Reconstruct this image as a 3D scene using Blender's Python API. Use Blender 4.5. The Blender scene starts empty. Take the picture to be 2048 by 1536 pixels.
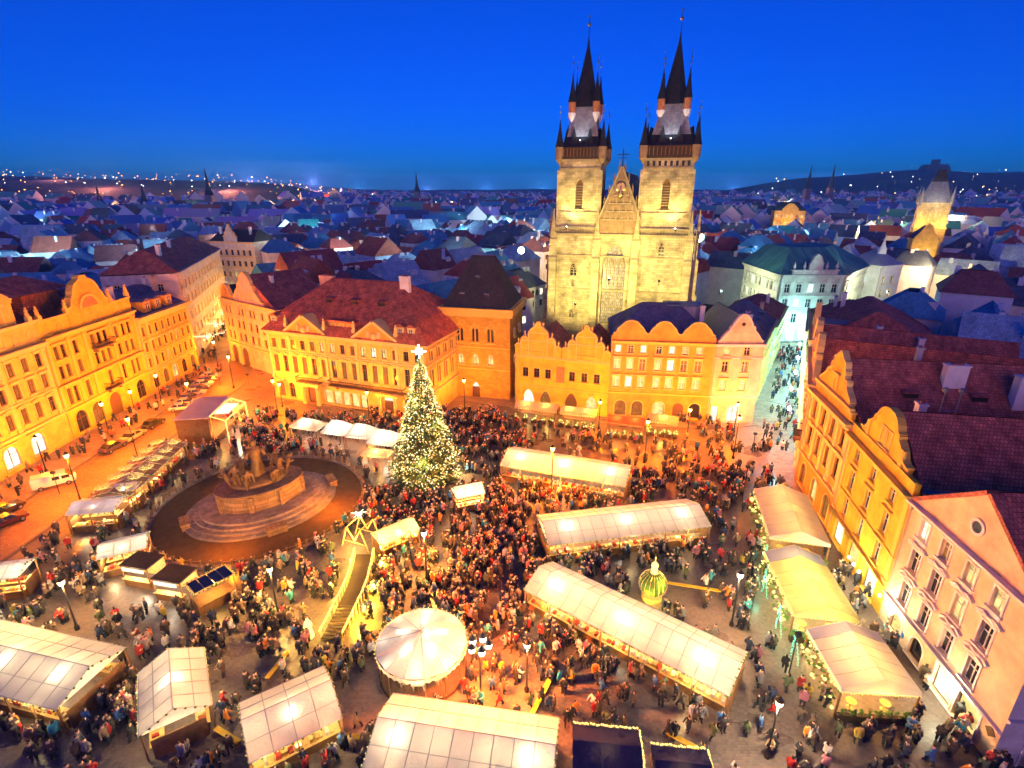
import bpy, bmesh, math, random
import numpy as np
from mathutils import Vector, Matrix
R = math.radians
rnd = random.Random(11)
S = bpy.context.scene
C = S.collection

# ------------------------------------------------------------------ camera, sky, sun, exposure
cam = bpy.data.cameras.new('camera'); cam_o = bpy.data.objects.new('camera', cam); C.objects.link(cam_o)
cam.sensor_width = 36; cam.lens = 36 * 1073 / 2048; cam.clip_start = .5; cam.clip_end = 20000
cam_o.location = (0, 0, 42); cam_o.rotation_euler = (R(90 - 20.1), 0, 0); S.camera = cam_o
S.render.engine = 'CYCLES'
S.cycles.use_denoising = True
try: S.cycles.denoiser = 'OPENIMAGEDENOISE'
except Exception: pass
S.cycles.use_adaptive_sampling = True; S.cycles.adaptive_threshold = .035; S.cycles.adaptive_min_samples = 40
S.cycles.max_bounces = 4; S.cycles.diffuse_bounces = 2; S.cycles.glossy_bounces = 1; S.cycles.transmission_bounces = 4
S.cycles.volume_bounces = 0; S.cycles.transparent_max_bounces = 6
S.cycles.sample_clamp_indirect = 6; S.cycles.use_light_tree = True
S.cycles.caustics_reflective = False; S.cycles.caustics_refractive = False
S.view_settings.view_transform = 'Standard'; S.view_settings.look = 'None'
S.view_settings.exposure = 2.4; S.view_settings.gamma = 1
SUN_EL, SUN_ROT = 3, 180
world = bpy.data.worlds.new('World'); S.world = world; world.use_nodes = True
wn = world.node_tree
sky = wn.nodes.new('ShaderNodeTexSky'); sky.sky_type = 'NISHITA'; sky.sun_disc = False
sky.sun_elevation = R(SUN_EL); sky.sun_rotation = R(SUN_ROT); sky.ozone_density = 10; sky.air_density = .7; sky.dust_density = 0
wn.links.new(sky.outputs[0], wn.nodes['Background'].inputs[0]); wn.nodes['Background'].inputs[1].default_value = .070
sl = bpy.data.lights.new('sun', 'SUN'); so = bpy.data.objects.new('sun', sl); C.objects.link(so)
sl.energy = .17; sl.angle = R(40); sl.color = (1, .38, .20)
so.rotation_euler = (R(90 - SUN_EL - 9), 0, 0); so.location = (0, -60, 120)      # afterglow from the west, behind the tower

# ------------------------------------------------------------------ materials
MATS = {}
def _new(name):
    m = bpy.data.materials.new(name); m.use_nodes = True
    return m, m.node_tree, m.node_tree.nodes['Principled BSDF']
def surf(name, col, var=.18, rough=.85, scale=.35, bump=.0, bscale=8, metal=0., brick=None, mortar=.6, objcol=False, spec=.3, rvar=0., soft=0.):
    """painted / stone / tiled surface: large stains from noise, optional courses (brick = (width, height, depth)) on UVs in metres"""
    if name in MATS: return MATS[name]
    m, nt, b = _new(name); N, L = nt.nodes.new, nt.links.new
    tc = N('ShaderNodeTexCoord')
    nz = N('ShaderNodeTexNoise'); nz.inputs['Scale'].default_value = scale; nz.inputs['Detail'].default_value = 6; nz.inputs['Roughness'].default_value = .65
    L(tc.outputs['Object'], nz.inputs['Vector'])
    mr = N('ShaderNodeMapRange'); mr.inputs[1].default_value = .3; mr.inputs[2].default_value = .7
    mr.inputs[3].default_value = 1 - var; mr.inputs[4].default_value = 1 + var
    L(nz.outputs['Fac'], mr.inputs[0])
    mix = N('ShaderNodeVectorMath'); mix.operation = 'MULTIPLY'
    if objcol:
        oi = N('ShaderNodeObjectInfo'); L(oi.outputs['Color'], mix.inputs[0])
    else: mix.inputs[0].default_value = col[:3]
    L(mr.outputs[0], mix.inputs[1])
    colout = mix.outputs[0]; hgt = None
    if brick:
        bt = N('ShaderNodeTexBrick'); bt.inputs['Scale'].default_value = 1
        bt.inputs['Brick Width'].default_value = brick[0]; bt.inputs['Row Height'].default_value = brick[1]
        bt.inputs['Mortar Size'].default_value = min(brick[0], brick[1]) * .07; bt.inputs['Mortar Smooth'].default_value = .3
        bt.inputs['Color1'].default_value = (1.12, 1.1, 1.06, 1); bt.inputs['Color2'].default_value = (.74, .74, .76, 1)
        bt.inputs['Mortar'].default_value = (mortar, mortar, mortar, 1)
        L(tc.outputs['UV'], bt.inputs['Vector'])
        m2 = N('ShaderNodeVectorMath'); m2.operation = 'MULTIPLY'
        L(colout, m2.inputs[0]); L(bt.outputs['Color'], m2.inputs[1]); colout = m2.outputs[0]
        inv = N('ShaderNodeMath'); inv.operation = 'SUBTRACT'; inv.inputs[0].default_value = 1; L(bt.outputs['Fac'], inv.inputs[1])
        hgt = inv.outputs[0]
    L(colout, b.inputs['Base Color'])
    b.inputs['Roughness'].default_value = rough; b.inputs['Metallic'].default_value = metal
    b.inputs['Specular IOR Level'].default_value = spec
    if rvar:
        rr = N('ShaderNodeMapRange'); rr.inputs[1].default_value = .35; rr.inputs[2].default_value = .65
        rr.inputs[3].default_value = rough - rvar; rr.inputs[4].default_value = rough + rvar
        n3 = N('ShaderNodeTexNoise'); n3.inputs['Scale'].default_value = scale * 1.7; n3.inputs['Detail'].default_value = 4
        L(tc.outputs['Object'], n3.inputs['Vector']); L(n3.outputs['Fac'], rr.inputs[0]); L(rr.outputs[0], b.inputs['Roughness'])
    if bump or brick:
        bp = N('ShaderNodeBump'); bp.inputs['Distance'].default_value = brick[2] if brick else .03; bp.inputs['Strength'].default_value = .9 if brick else bump
        if hgt is None:
            n2 = N('ShaderNodeTexNoise'); n2.inputs['Scale'].default_value = bscale; n2.inputs['Detail'].default_value = 3
            L(tc.outputs['Object'], n2.inputs['Vector']); hgt = n2.outputs['Fac']
        L(hgt, bp.inputs['Height']); L(bp.outputs[0], b.inputs['Normal'])
    MATS[name] = m; return m
def glow(name, col, strength, var=.0, scale=1.5, sample=True):
    if name in MATS: return MATS[name]
    m, nt, b = _new(name); N, L = nt.nodes.new, nt.links.new
    b.inputs['Base Color'].default_value = (*[min(1, c) * .07 for c in col], 1); b.inputs['Roughness'].default_value = .4
    b.inputs['Emission Color'].default_value = (*col, 1); b.inputs['Emission Strength'].default_value = strength
    if var:
        tc = N('ShaderNodeTexCoord'); oi = N('ShaderNodeObjectInfo'); ad = N('ShaderNodeVectorMath'); ad.operation = 'ADD'
        nz = N('ShaderNodeTexNoise'); nz.inputs['Scale'].default_value = scale; nz.inputs['Detail'].default_value = 2
        L(tc.outputs['Object'], ad.inputs[0]); L(oi.outputs['Location'], ad.inputs[1]); L(ad.outputs[0], nz.inputs['Vector'])
        mr = N('ShaderNodeMapRange'); mr.inputs[1].default_value = .35; mr.inputs[2].default_value = .65
        mr.inputs[3].default_value = strength * (1 - var); mr.inputs[4].default_value = strength * (1 + var)
        L(nz.outputs['Fac'], mr.inputs[0]); L(mr.outputs[0], b.inputs['Emission Strength'])
    if not sample: m.cycles.emission_sampling = 'NONE'
    MATS[name] = m; return m
def fabric(name, col, trans=.5):
    """thin canvas that lets lamp light through"""
    if name in MATS: return MATS[name]
    m = bpy.data.materials.new(name); m.use_nodes = True; nt = m.node_tree; nt.nodes.clear(); N, L = nt.nodes.new, nt.links.new
    o = N('ShaderNodeOutputMaterial'); d = N('ShaderNodeBsdfDiffuse'); t = N('ShaderNodeBsdfTranslucent'); mx = N('ShaderNodeMixShader')
    tc = N('ShaderNodeTexCoord'); nz = N('ShaderNodeTexNoise'); nz.inputs['Scale'].default_value = .6; nz.inputs['Detail'].default_value = 5
    L(tc.outputs['Object'], nz.inputs['Vector'])
    mr = N('ShaderNodeMapRange'); mr.inputs[3].default_value = .75; mr.inputs[4].default_value = 1.1; L(nz.outputs['Fac'], mr.inputs[0])
    mu = N('ShaderNodeVectorMath'); mu.operation = 'MULTIPLY'; mu.inputs[0].default_value = col; L(mr.outputs[0], mu.inputs[1])
    L(mu.outputs[0], d.inputs['Color']); L(mu.outputs[0], t.inputs['Color'])
    n2 = N('ShaderNodeTexNoise'); n2.inputs['Scale'].default_value = 1.6; n2.inputs['Detail'].default_value = 4; n2.inputs['Distortion'].default_value = 1.5; L(tc.outputs['Object'], n2.inputs['Vector'])
    bp = N('ShaderNodeBump'); bp.inputs['Strength'].default_value = .6; bp.inputs['Distance'].default_value = .12; L(n2.outputs['Fac'], bp.inputs['Height']); L(bp.outputs[0], d.inputs['Normal']); L(bp.outputs[0], t.inputs['Normal'])
    mx.inputs[0].default_value = trans; L(d.outputs[0], mx.inputs[1]); L(t.outputs[0], mx.inputs[2]); L(mx.outputs[0], o.inputs['Surface'])
    MATS[name] = m; return m

M = {}
M['cream'] = surf('cream_plaster', (.74, .50, .10), var=.3, scale=.5, bump=.3, bscale=3)
M['yellow'] = surf('yellow_plaster', (.78, .48, .04), var=.3, scale=.5, bump=.3, bscale=3)
M['ochre'] = surf('ochre_plaster', (.74, .41, .05), var=.3, scale=.5, bump=.3, bscale=3)
M['orange'] = surf('orange_plaster', (.72, .33, .05), var=.3, scale=.5, bump=.3, bscale=3)
M['pink'] = surf('pink_plaster', (.78, .52, .32), var=.3, scale=.5, bump=.3, bscale=3)
M['rose'] = surf('rose_plaster', (.66, .36, .30), var=.3, scale=.5, bump=.3, bscale=3)
M['grey'] = surf('grey_plaster', (.52, .50, .50), var=.3, scale=.5, bump=.3, bscale=3)
M['pale'] = surf('pale_stone_plaster', (.66, .62, .50), var=.3, scale=.5, bump=.3, bscale=3)
M['white'] = surf('white_plaster', (.78, .76, .72), bump=.1)
M['trim'] = surf('stucco_trim', (.80, .58, .20), var=.1)
M['trimdark'] = surf('stucco_trim_weathered', (.50, .38, .24), var=.15)
M['ochretrim'] = surf('stucco_trim_ochre', (.80, .54, .10), var=.1)
M['pinktrim'] = surf('stucco_trim_pink', (.80, .66, .60), var=.1)
M['frame'] = surf('window_frame_paint', (.70, .66, .58), var=.05, rough=.5)
M['framedark'] = surf('window_frame_brown', (.16, .09, .05), var=.1, rough=.5)
M['wood'] = surf('brown_wood', (.22, .11, .045), var=.3, scale=2, rough=.7)
M['yellowpaint'] = surf('yellow_bench_paint', (.75, .48, .04), var=.15, rough=.6)
M['woodlight'] = surf('pale_wood', (.62, .40, .14), var=.2, scale=2, rough=.7)
M['darkwood'] = surf('dark_wood', (.07, .045, .03), var=.3, scale=2)
M['bellstone'] = surf('golden_ashlar', (.64, .39, .05), var=.2, brick=(.8, .4, .015), mortar=.8)
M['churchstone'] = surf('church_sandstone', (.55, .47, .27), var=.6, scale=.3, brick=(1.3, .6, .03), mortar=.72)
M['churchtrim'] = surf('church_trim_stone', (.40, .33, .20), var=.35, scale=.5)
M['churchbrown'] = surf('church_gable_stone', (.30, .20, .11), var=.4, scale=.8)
M['stone'] = surf('monument_granite', (.30, .20, .11), var=.3, scale=.8, brick=(1.3, .6, .04), mortar=.5)
M['stonestep'] = surf('step_granite', (.24, .20, .20), var=.35, scale=.9, brick=(1.6, .5, .03), mortar=.6)
M['bronze'] = surf('dark_bronze', (.20, .13, .065), var=.4, scale=1.5, rough=.5, metal=.35)
M['tilered'] = surf('red_roof_tiles', (.72, .19, .10), var=.45, scale=.7, brick=(.32, .40, .05), mortar=.35)
M['tilebrown'] = surf('brown_roof_tiles', (.52, .16, .12), var=.45, scale=.7, brick=(.32, .40, .05), mortar=.35)
M['tilenear'] = surf('maroon_roof_tiles', (.58, .17, .12), var=.45, scale=.7, brick=(.34, .42, .09), mortar=.2)
M['slate'] = surf('blue_slate', (.17, .16, .24), var=.3, scale=.3, brick=(.4, .5, .02), mortar=.6)
M['slatedark'] = surf('dark_slate', (.045, .045, .06), var=.3, scale=.3, brick=(.4, .5, .02), mortar=.6)
M['spire'] = surf('black_spire_slate', (.020, .022, .032), var=.3, scale=.5, brick=(.4, .6, .02), mortar=.7)
M['spiregrey'] = surf('grey_spire_slate', (.26, .27, .30), var=.2, scale=.5, brick=(.5, .6, .02), mortar=.7)
M['copper'] = surf('green_copper', (.08, .32, .30), var=.25, scale=.2, brick=(.7, 6, .02), mortar=.7)
M['zinc'] = surf('zinc_sheet', (.38, .42, .50), var=.15, rough=.5, metal=.3, brick=(.6, 6, .015), mortar=.8)
M['lead'] = surf('blue_zinc_flashing', (.10, .16, .26), var=.2, rough=.5, metal=.3)
M['gold'] = surf('gilt_metal', (.85, .60, .20), var=.1, rough=.3, metal=1)
M['iron'] = surf('black_iron', (.025, .025, .028), var=.2, rough=.5)
M['steel'] = surf('grey_steel', (.35, .36, .38), var=.1, rough=.4, metal=.8)
M['glass'] = surf('dark_window_glass', (.03, .03, .04), var=.2, rough=.12, spec=.8)
M['niche'] = surf('mosaic_and_lit_orange', (.55, .22, .08), var=.35, scale=2.5)
M['cobble'] = surf('square_cobbles', (.19, .14, .12), var=.3, scale=.12, rough=.34, rvar=.09, brick=(.28, .24, .012), mortar=.78, spec=.5)
M['road'] = surf('road_setts', (.32, .18, .10), var=.22, scale=.15, rough=.5, rvar=.12, brick=(.4, .3, .02), mortar=.6, spec=.45)
M['pave'] = surf('pavement_slabs', (.36, .26, .19), var=.2, scale=.2, rough=.6, brick=(.9, .6, .02), mortar=.7)
M['kerb'] = surf('kerb_granite', (.16, .13, .12), var=.2)
M['lawn'] = surf('winter_lawn', (.10, .055, .022), var=.3, scale=.9, bump=.4, bscale=12)
M['land'] = surf('city_ground', (.06, .06, .065), var=.4, scale=.01)
M['hill'] = surf('wooded_hill', (.055, .05, .055), var=.6, scale=.01, bump=.6, bscale=.05)
M['white_fab'] = fabric('white_canvas', (.86, .83, .78), .48)
M['violet_fab'] = fabric('violet_canvas', (.42, .42, .62), .25)
M['blue_fab'] = fabric('pale_blue_canvas', (.55, .66, .82), .3)
M['navy_fab'] = fabric('navy_canvas', (.045, .045, .12), .15)
M['cream_fab'] = fabric('cream_canvas', (.74, .66, .52), .4)
M['yellow_fab'] = fabric('yellow_canvas', (.76, .68, .36), .45)
M['red_fab'] = fabric('red_canvas', (.62, .10, .06), .4)
M['pink_fab'] = fabric('salmon_canvas', (.74, .45, .34), .4)
M['brown_fab'] = fabric('brown_canvas', (.20, .12, .10), .15)
M['grey_fab'] = fabric('grey_canvas', (.70, .66, .66), .35)
M['vinyl'] = surf('white_vinyl_seam', (.5, .48, .46), var=.1)
M['needle'] = surf('spruce_needles', (.10, .14, .04), var=.35, scale=1.5)
M['leafgreen'] = surf('fir_garland', (.10, .17, .03), var=.3, scale=3)
M['bark'] = surf('bark', (.07, .045, .03), var=.3, scale=3)
M['car'] = surf('car_paint', (.5, .5, .5), objcol=True, var=.05, rough=.25, spec=.6)
M['carglass'] = surf('car_glass', (.02, .02, .025), var=.1, rough=.08, spec=.8)
M['tyre'] = surf('tyre_rubber', (.02, .02, .02), var=.1)
M['wallvar'] = surf('town_wall', (.5, .5, .5), objcol=True, var=.2, scale=.3)
M['roofvar'] = surf('town_roof', (.3, .1, .1), objcol=True, var=.3, scale=.3, brick=(.4, .5, .04), mortar=.5)
M['skin'] = surf('skin', (.55, .33, .24), var=.05, rough=.6)
M['hair'] = surf('hair', (.04, .03, .022), var=.2, rough=.7)
M['coat'] = surf('winter_coat', (.2, .2, .2), objcol=True, var=.1, rough=.85)
M['trouser'] = surf('dark_trousers', (.03, .032, .045), var=.3, rough=.9)
M['lit_warm'] = glow('lit_window_warm', (1, .72, .25), .2, .4)
M['lit_white'] = glow('lit_window_white', (1, .93, .66), .32, .4)
M['lit_cool'] = glow('lit_window_cool', (.75, 1, .95), .34, .3)
M['lit_dim'] = glow('lit_window_dim', (1, .40, .08), .05, .7)
M['bulb'] = glow('warm_bulb', (1, .66, .16), .6, sample=False)
M['bulbwhite'] = glow('white_bulb', (1, .88, .5), .9, sample=False)
M['bulbred'] = glow('red_bulb', (1, .25, .1), .5, sample=False)
M['bulbgreen'] = glow('green_bulb', (.15, 1, .5), .6, sample=False)
M['lantern'] = glow('sodium_lantern', (1, .60, .14), 4, sample=False)
M['lanternwhite'] = glow('white_lantern', (1, .93, .72), 6, sample=False)
M['lanterncool'] = glow('cool_lantern', (.72, 1, .98), 4, sample=False)
M['farorange'] = glow('far_orange_lamp', (1, .38, .08), 1.3, sample=False)
M['farwhite'] = glow('far_white_lamp', (.8, .9, 1), 1.5, sample=False)
M['farwarm'] = glow('far_warm_lamp', (1, .6, .2), 1.4, sample=False)
SODIUM = (1, .25, .001); STREET = (1, .22, .002); WARM = (1, .55, .10); WHITE = (1, .88, .62); COOL = (.34, .95, 1)

# ------------------------------------------------------------------ mesh helpers
class MB:
    def __init__(s): s.v = []; s.f = []; s.m = []
    def add(s, vs, fs, m=0):
        o = len(s.v); s.v += [tuple(p) for p in vs]
        s.f += [tuple(o + i for i in f) for f in fs]; s.m += [m] * len(fs); return s
    def box(s, x0, x1, y0, y1, z0, z1, m=0):
        return s.add([(x0,y0,z0),(x1,y0,z0),(x1,y1,z0),(x0,y1,z0),(x0,y0,z1),(x1,y0,z1),(x1,y1,z1),(x0,y1,z1)],
                     [(0,3,2,1),(4,5,6,7),(0,1,5,4),(1,2,6,5),(2,3,7,6),(3,0,4,7)], m)
    def frustum(s, a, z0, b, z1, m=0, top=True, bottom=True):
        """a, b = (x0,x1,y0,y1) at z0 and z1"""
        q = lambda r, z: [(r[0],r[2],z),(r[1],r[2],z),(r[1],r[3],z),(r[0],r[3],z)]
        fs = [(0,1,5,4),(1,2,6,5),(2,3,7,6),(3,0,4,7)]
        if bottom: fs.append((0,3,2,1))
        if top: fs.append((4,5,6,7))
        return s.add(q(a, z0) + q(b, z1), fs, m)
    def prism(s, pts, y0, y1, m=0):
        """outline in x-z (counter-clockwise seen from -y), extruded along y"""
        n = len(pts)
        vs = [(x, y0, z) for x, z in pts] + [(x, y1, z) for x, z in pts]
        fs = [tuple(range(n)), tuple(range(2*n-1, n-1, -1))] + [(i, n+i, n+(i+1) % n, (i+1) % n) for i in range(n)]
        return s.add(vs, fs, m)
    def slab(s, pts, z0, z1, m=0):
        """outline in x-y (counter-clockwise from above)"""
        n = len(pts)
        vs = [(x, y, z0) for x, y in pts] + [(x, y, z1) for x, y in pts]
        return s.add(vs, [tuple(range(n-1, -1, -1)), tuple(range(n, 2*n))] + [(i, (i+1) % n, n+(i+1) % n, n+i) for i in range(n)], m)
    def ribbon(s, pts, y0, y1, t, m=0):
        """coping laid along an x-z line: t thick upwards"""
        for (xa, za), (xb, zb) in zip(pts[:-1], pts[1:]):
            dx, dz = xb - xa, zb - za; l = math.hypot(dx, dz) or 1; nx, nz = -dz / l * t, dx / l * t
            if nz < 0 and abs(nx) < abs(nz): nx, nz = -nx, -nz
            s.add([(xa,y0,za),(xb,y0,zb),(xb,y1,zb),(xa,y1,za),(xa+nx,y0,za+nz),(xb+nx,y0,zb+nz),(xb+nx,y1,zb+nz),(xa+nx,y1,za+nz)],
                  [(0,3,2,1),(4,5,6,7),(0,1,5,4),(1,2,6,5),(2,3,7,6),(3,0,4,7)], m)
        return s
    def lathe(s, prof, c=(0,0), n=10, m=0, ph=0, sx=1, sy=1):
        vs = []
        for r, z in prof:
            for i in range(n):
                a = ph + 2*math.pi*i/n; vs.append((c[0] + r*sx*math.cos(a), c[1] + r*sy*math.sin(a), z))
        fs = []
        for k in range(len(prof)-1):
            for i in range(n): fs.append((k*n+i, k*n+(i+1) % n, (k+1)*n+(i+1) % n, (k+1)*n+i))
        fs.append(tuple(range(n-1, -1, -1))); fs.append(tuple((len(prof)-1)*n+i for i in range(n)))
        return s.add(vs, fs, m)
    def bar(s, a, b, r, m=0, n=4):
        a, b = Vector(a), Vector(b); d = b - a
        if d.length < 1e-6: return s
        d.normalize(); u = d.orthogonal().normalized(); w = d.cross(u)
        vs = [tuple(p + u*r*math.cos(2*math.pi*(i+.5)/n) + w*r*math.sin(2*math.pi*(i+.5)/n)) for p in (a, b) for i in range(n)]
        return s.add(vs, [(i, (i+1) % n, n+(i+1) % n, n+i) for i in range(n)] + [tuple(range(n-1, -1, -1)), tuple(range(n, 2*n))], m)
    def octa(s, p, r, m=0):
        x, y, z = p
        return s.add([(x+r,y,z),(x-r,y,z),(x,y+r,z),(x,y-r,z),(x,y,z+r),(x,y,z-r)], [(0,2,4),(2,1,4),(1,3,4),(3,0,4),(2,0,5),(1,2,5),(3,1,5),(0,3,5)], m)
    def ball(s, p, r, m=0, n=8):
        k = n // 2
        return s.lathe([(max(.001, r*math.sin(math.pi*i/k)), p[2] - r*math.cos(math.pi*i/k)) for i in range(k+1)], (p[0], p[1]), n, m)
    def mesh(s, name, mats, smooth=False):
        me = bpy.data.meshes.new(name); me.from_pydata(s.v, [], s.f)
        for mt in mats: me.materials.append(mt)
        me.polygons.foreach_set('material_index', s.m)
        if smooth: me.polygons.foreach_set('use_smooth', [True]*len(s.f))
        uvmap(me); me.validate(); return me
    def build(s, name, mats, parent=None, loc=None, rz=0, smooth=False):
        if not isinstance(mats, (list, tuple)): mats = [mats]
        return put(name, s.mesh(name, mats, smooth), parent, loc, rz)
def uvmap(me):
    """box-free UVs in metres on every face: u runs level, v runs up the face"""
    me.update(); uv = me.uv_layers.new(name='UVMap')
    n = len(me.loops)
    if not n: return
    co = np.empty(len(me.vertices)*3, 'f'); me.vertices.foreach_get('co', co); co = co.reshape(-1, 3)
    li = np.empty(n, 'i'); me.loops.foreach_get('vertex_index', li)
    pn = np.empty(len(me.polygons)*3, 'f'); me.polygons.foreach_get('normal', pn); pn = pn.reshape(-1, 3)
    lt = np.empty(len(me.polygons), 'i'); me.polygons.foreach_get('loop_total', lt)
    nn = np.repeat(pn, lt, axis=0)
    t = np.stack([-nn[:, 1], nn[:, 0], np.zeros(n)], 1); l = np.linalg.norm(t, axis=1)
    flat = l < 1e-3; t[flat] = (1, 0, 0); l[flat] = 1; t /= l[:, None]
    b = np.cross(nn, t); p = co[li]
    uv.data.foreach_set('uv', np.stack([(p*t).sum(1), (p*b).sum(1)], 1).astype('f').ravel())
def put(name, me, parent=None, loc=None, rz=0):
    o = bpy.data.objects.new(name, me); C.objects.link(o)
    if parent is not None: o.parent = parent
    if loc is not None: o.location = loc
    if rz: o.rotation_euler = (0, 0, rz)
    return o
def tag(o, label=None, cat=None, group=None, kind=None):
    if label: o['label'] = label
    if cat: o['category'] = cat
    if group: o['group'] = group
    if kind: o['kind'] = kind
    return o
def thing(name, label, cat, loc=(0,0,0), rz=0, group=None):
    o = bpy.data.objects.new(name, None); C.objects.link(o); o.empty_display_size = .3
    o.location = loc; o.rotation_euler = (0, 0, rz); return tag(o, label, cat, group)
def copy_tree(o, parent=None):
    c = o.copy(); C.objects.link(c); c.parent = parent
    for ch in list(o.children): copy_tree(ch, c)
    return c
LS = .62
def light(parent, loc, power, col, radius=.25, kind='POINT', aim=None, angle=60, blend=.6):
    l = bpy.data.lights.new('lamp_light', kind); l.energy = power * LS; l.color = col; l.shadow_soft_size = radius
    if kind == 'SPOT': l.spot_size = R(angle); l.spot_blend = blend
    o = bpy.data.objects.new('lamp_light', l); C.objects.link(o); o.location = loc
    if parent is not None: o.parent = parent
    if aim is not None:
        d = Vector(aim) - Vector(loc); o.rotation_euler = d.to_track_quat('-Z', 'Y').to_euler()
    return o
# ------------------------------------------------------------------ building kit (local frame: x along the front, y inwards, z up)
def arcpts(w, z0, h, kind, n=8):
    """arch line from left spring to right spring, centred on x=0"""
    r = w / 2
    if kind == 'r': return [(-r*math.cos(math.pi*i/n), z0 + h*math.sin(math.pi*i/n)) for i in range(n+1)]
    pts = []
    for i in range(n+1):
        t = i / n; s_ = 1 - abs(2*t - 1); pts.append((-r + w*t, z0 + h*math.sin(s_*math.pi/2)**.8 if 0 < t < 1 else z0))
    return pts
def wall_front(mb, W, H, ops, d=.32, m=0, x00=0, z00=0):
    xs = sorted({x00, W} | {o[0] for o in ops} | {o[1] for o in ops}); zs = sorted({z00, H} | {o[2] for o in ops} | {o[3] for o in ops})
    xs = [x for x in xs if x00 <= x <= W]; zs = [z for z in zs if z00 <= z <= H]
    for xa, xb in zip(xs[:-1], xs[1:]):
        za = None
        for k, (z0, z1) in enumerate(zip(zs[:-1], zs[1:])):
            cx, cz = (xa+xb)/2, (z0+z1)/2
            solid = not any(o[0] < cx < o[1] and o[2] < cz < o[3] for o in ops)
            if solid and za is None: za = z0
            if za is not None and (not solid or k == len(zs)-2):
                ze = z1 if solid else z0
                mb.add([(xa,0,za),(xb,0,za),(xb,0,ze),(xa,0,ze)], [(0,1,2,3)], m); za = None
    for o in ops:
        x0, x1, z0, z1 = o[:4]; a = o[4] if len(o) > 4 else 0
        mb.add([(x0,0,z0),(x1,0,z0),(x1,d,z0),(x0,d,z0),(x0,0,z1),(x1,0,z1),(x1,d,z1),(x0,d,z1)], [(0,1,2,3),(0,3,7,4),(1,5,6,2)] + ([] if a else [(4,7,6,5)]), m)
        if a:
            w = x1 - x0; h = w/2 if a == 'r' else w*.8; h = min(h, z1 - z0); cx = (x0+x1)/2
            p = [(cx+px, pz) for px, pz in arcpts(w, z1-h, h, a)]
            for (pa, za), (pb, zb) in zip(p[:-1], p[1:]):
                mb.add([(pa,0,za),(pb,0,zb),(pb,0,z1),(pa,0,z1),(pa,d,za),(pb,d,zb)], [(0,1,2,3),(0,4,5,1)], m)
WC = {}
def winmesh(w, h, style, arch, tm, fm):
    key = (round(w,2), round(h,2), style, arch, tm, fm)
    if key in WC: return WC[key]
    mb = MB(); a = w/2; t = .17
    ah = (min(w/2, h) if arch == 'r' else min(w*.8, h)) if arch else 0
    if 'n' not in style:
        mb.box(-a-t, -a, -.08, 0, -.05, h-ah, 0).box(a, a+t, -.08, 0, -.05, h-ah, 0)
        if arch: mb.ribbon(arcpts(w, h-ah, ah, arch), -.08, 0, t, 0)
        else: mb.box(-a-t, a+t, -.08, 0, h, h+t, 0)
        mb.box(-a-.28, a+.28, -.22, 0, -.2, -.05, 0)
    if 'h' in style: mb.box(-a-.4, a+.4, -.36, 0, h+.38, h+.56, 0).box(-a-.1, a+.1, -.06, 0, h+.17, h+.38, 0)
    if 't' in style: mb.prism([(-a-.45, h+.36), (a+.45, h+.36), (0, h+.95)], -.32, 0, 0)
    if 'c' in style:   # curved brow
        mb.ribbon([(-a-.45, h+.34), (-a*.5, h+.5), (0, h+.66), (a*.5, h+.5), (a+.45, h+.34)], -.34, 0, .2, 0)
    if 'p' in style: mb.box(-a-.1, a+.1, -.05, 0, -.85, -.2, 0)    # apron panel
    f = .07
    mb.box(-a, -a+f, .2, .27, 0, h, 1).box(a-f, a, .2, .27, 0, h, 1).box(-a+f, a-f, .2, .27, 0, f, 1).box(-a+f, a-f, .2, .27, h-f, h, 1)
    if 's' not in style:
        mb.box(-.045, .045, .19, .27, f, h-f, 1)
        mb.box(-a+f, -.045, .2, .27, h*.62, h*.62+.07, 1).box(.045, a-f, .2, .27, h*.62, h*.62+.07, 1)
    me = mb.mesh('window', [M[tm], M[fm]])
    pm = MB().add([(-a,.29,0),(a,.29,0),(a,.29,h),(-a,.29,h)], [(0,1,2,3)])
    WC[key] = (me, pm); return WC[key]
PC = {}
LITS = {'d': 'glass', 'w': 'lit_warm', 'l': 'lit_white', 'm': 'lit_dim', 'c': 'lit_cool'}
def window(parent, x, z, w, h, style='', lit='d', arch=0, tm='trim', fm='frame', y=0, name='window'):
    me, pm = winmesh(w, h, style, arch, tm, fm)
    o = put(name, me, parent, (x, y, z))
    k = (round(w,2), round(h,2), lit)
    if k not in PC: PC[k] = pm.mesh('pane', [M[LITS[lit]]])
    put('pane', PC[k], o); return o
def frame_of(A, B):
    return math.hypot(B[0]-A[0], B[1]-A[1]), math.atan2(B[1]-A[1], B[0]-A[0])
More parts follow.
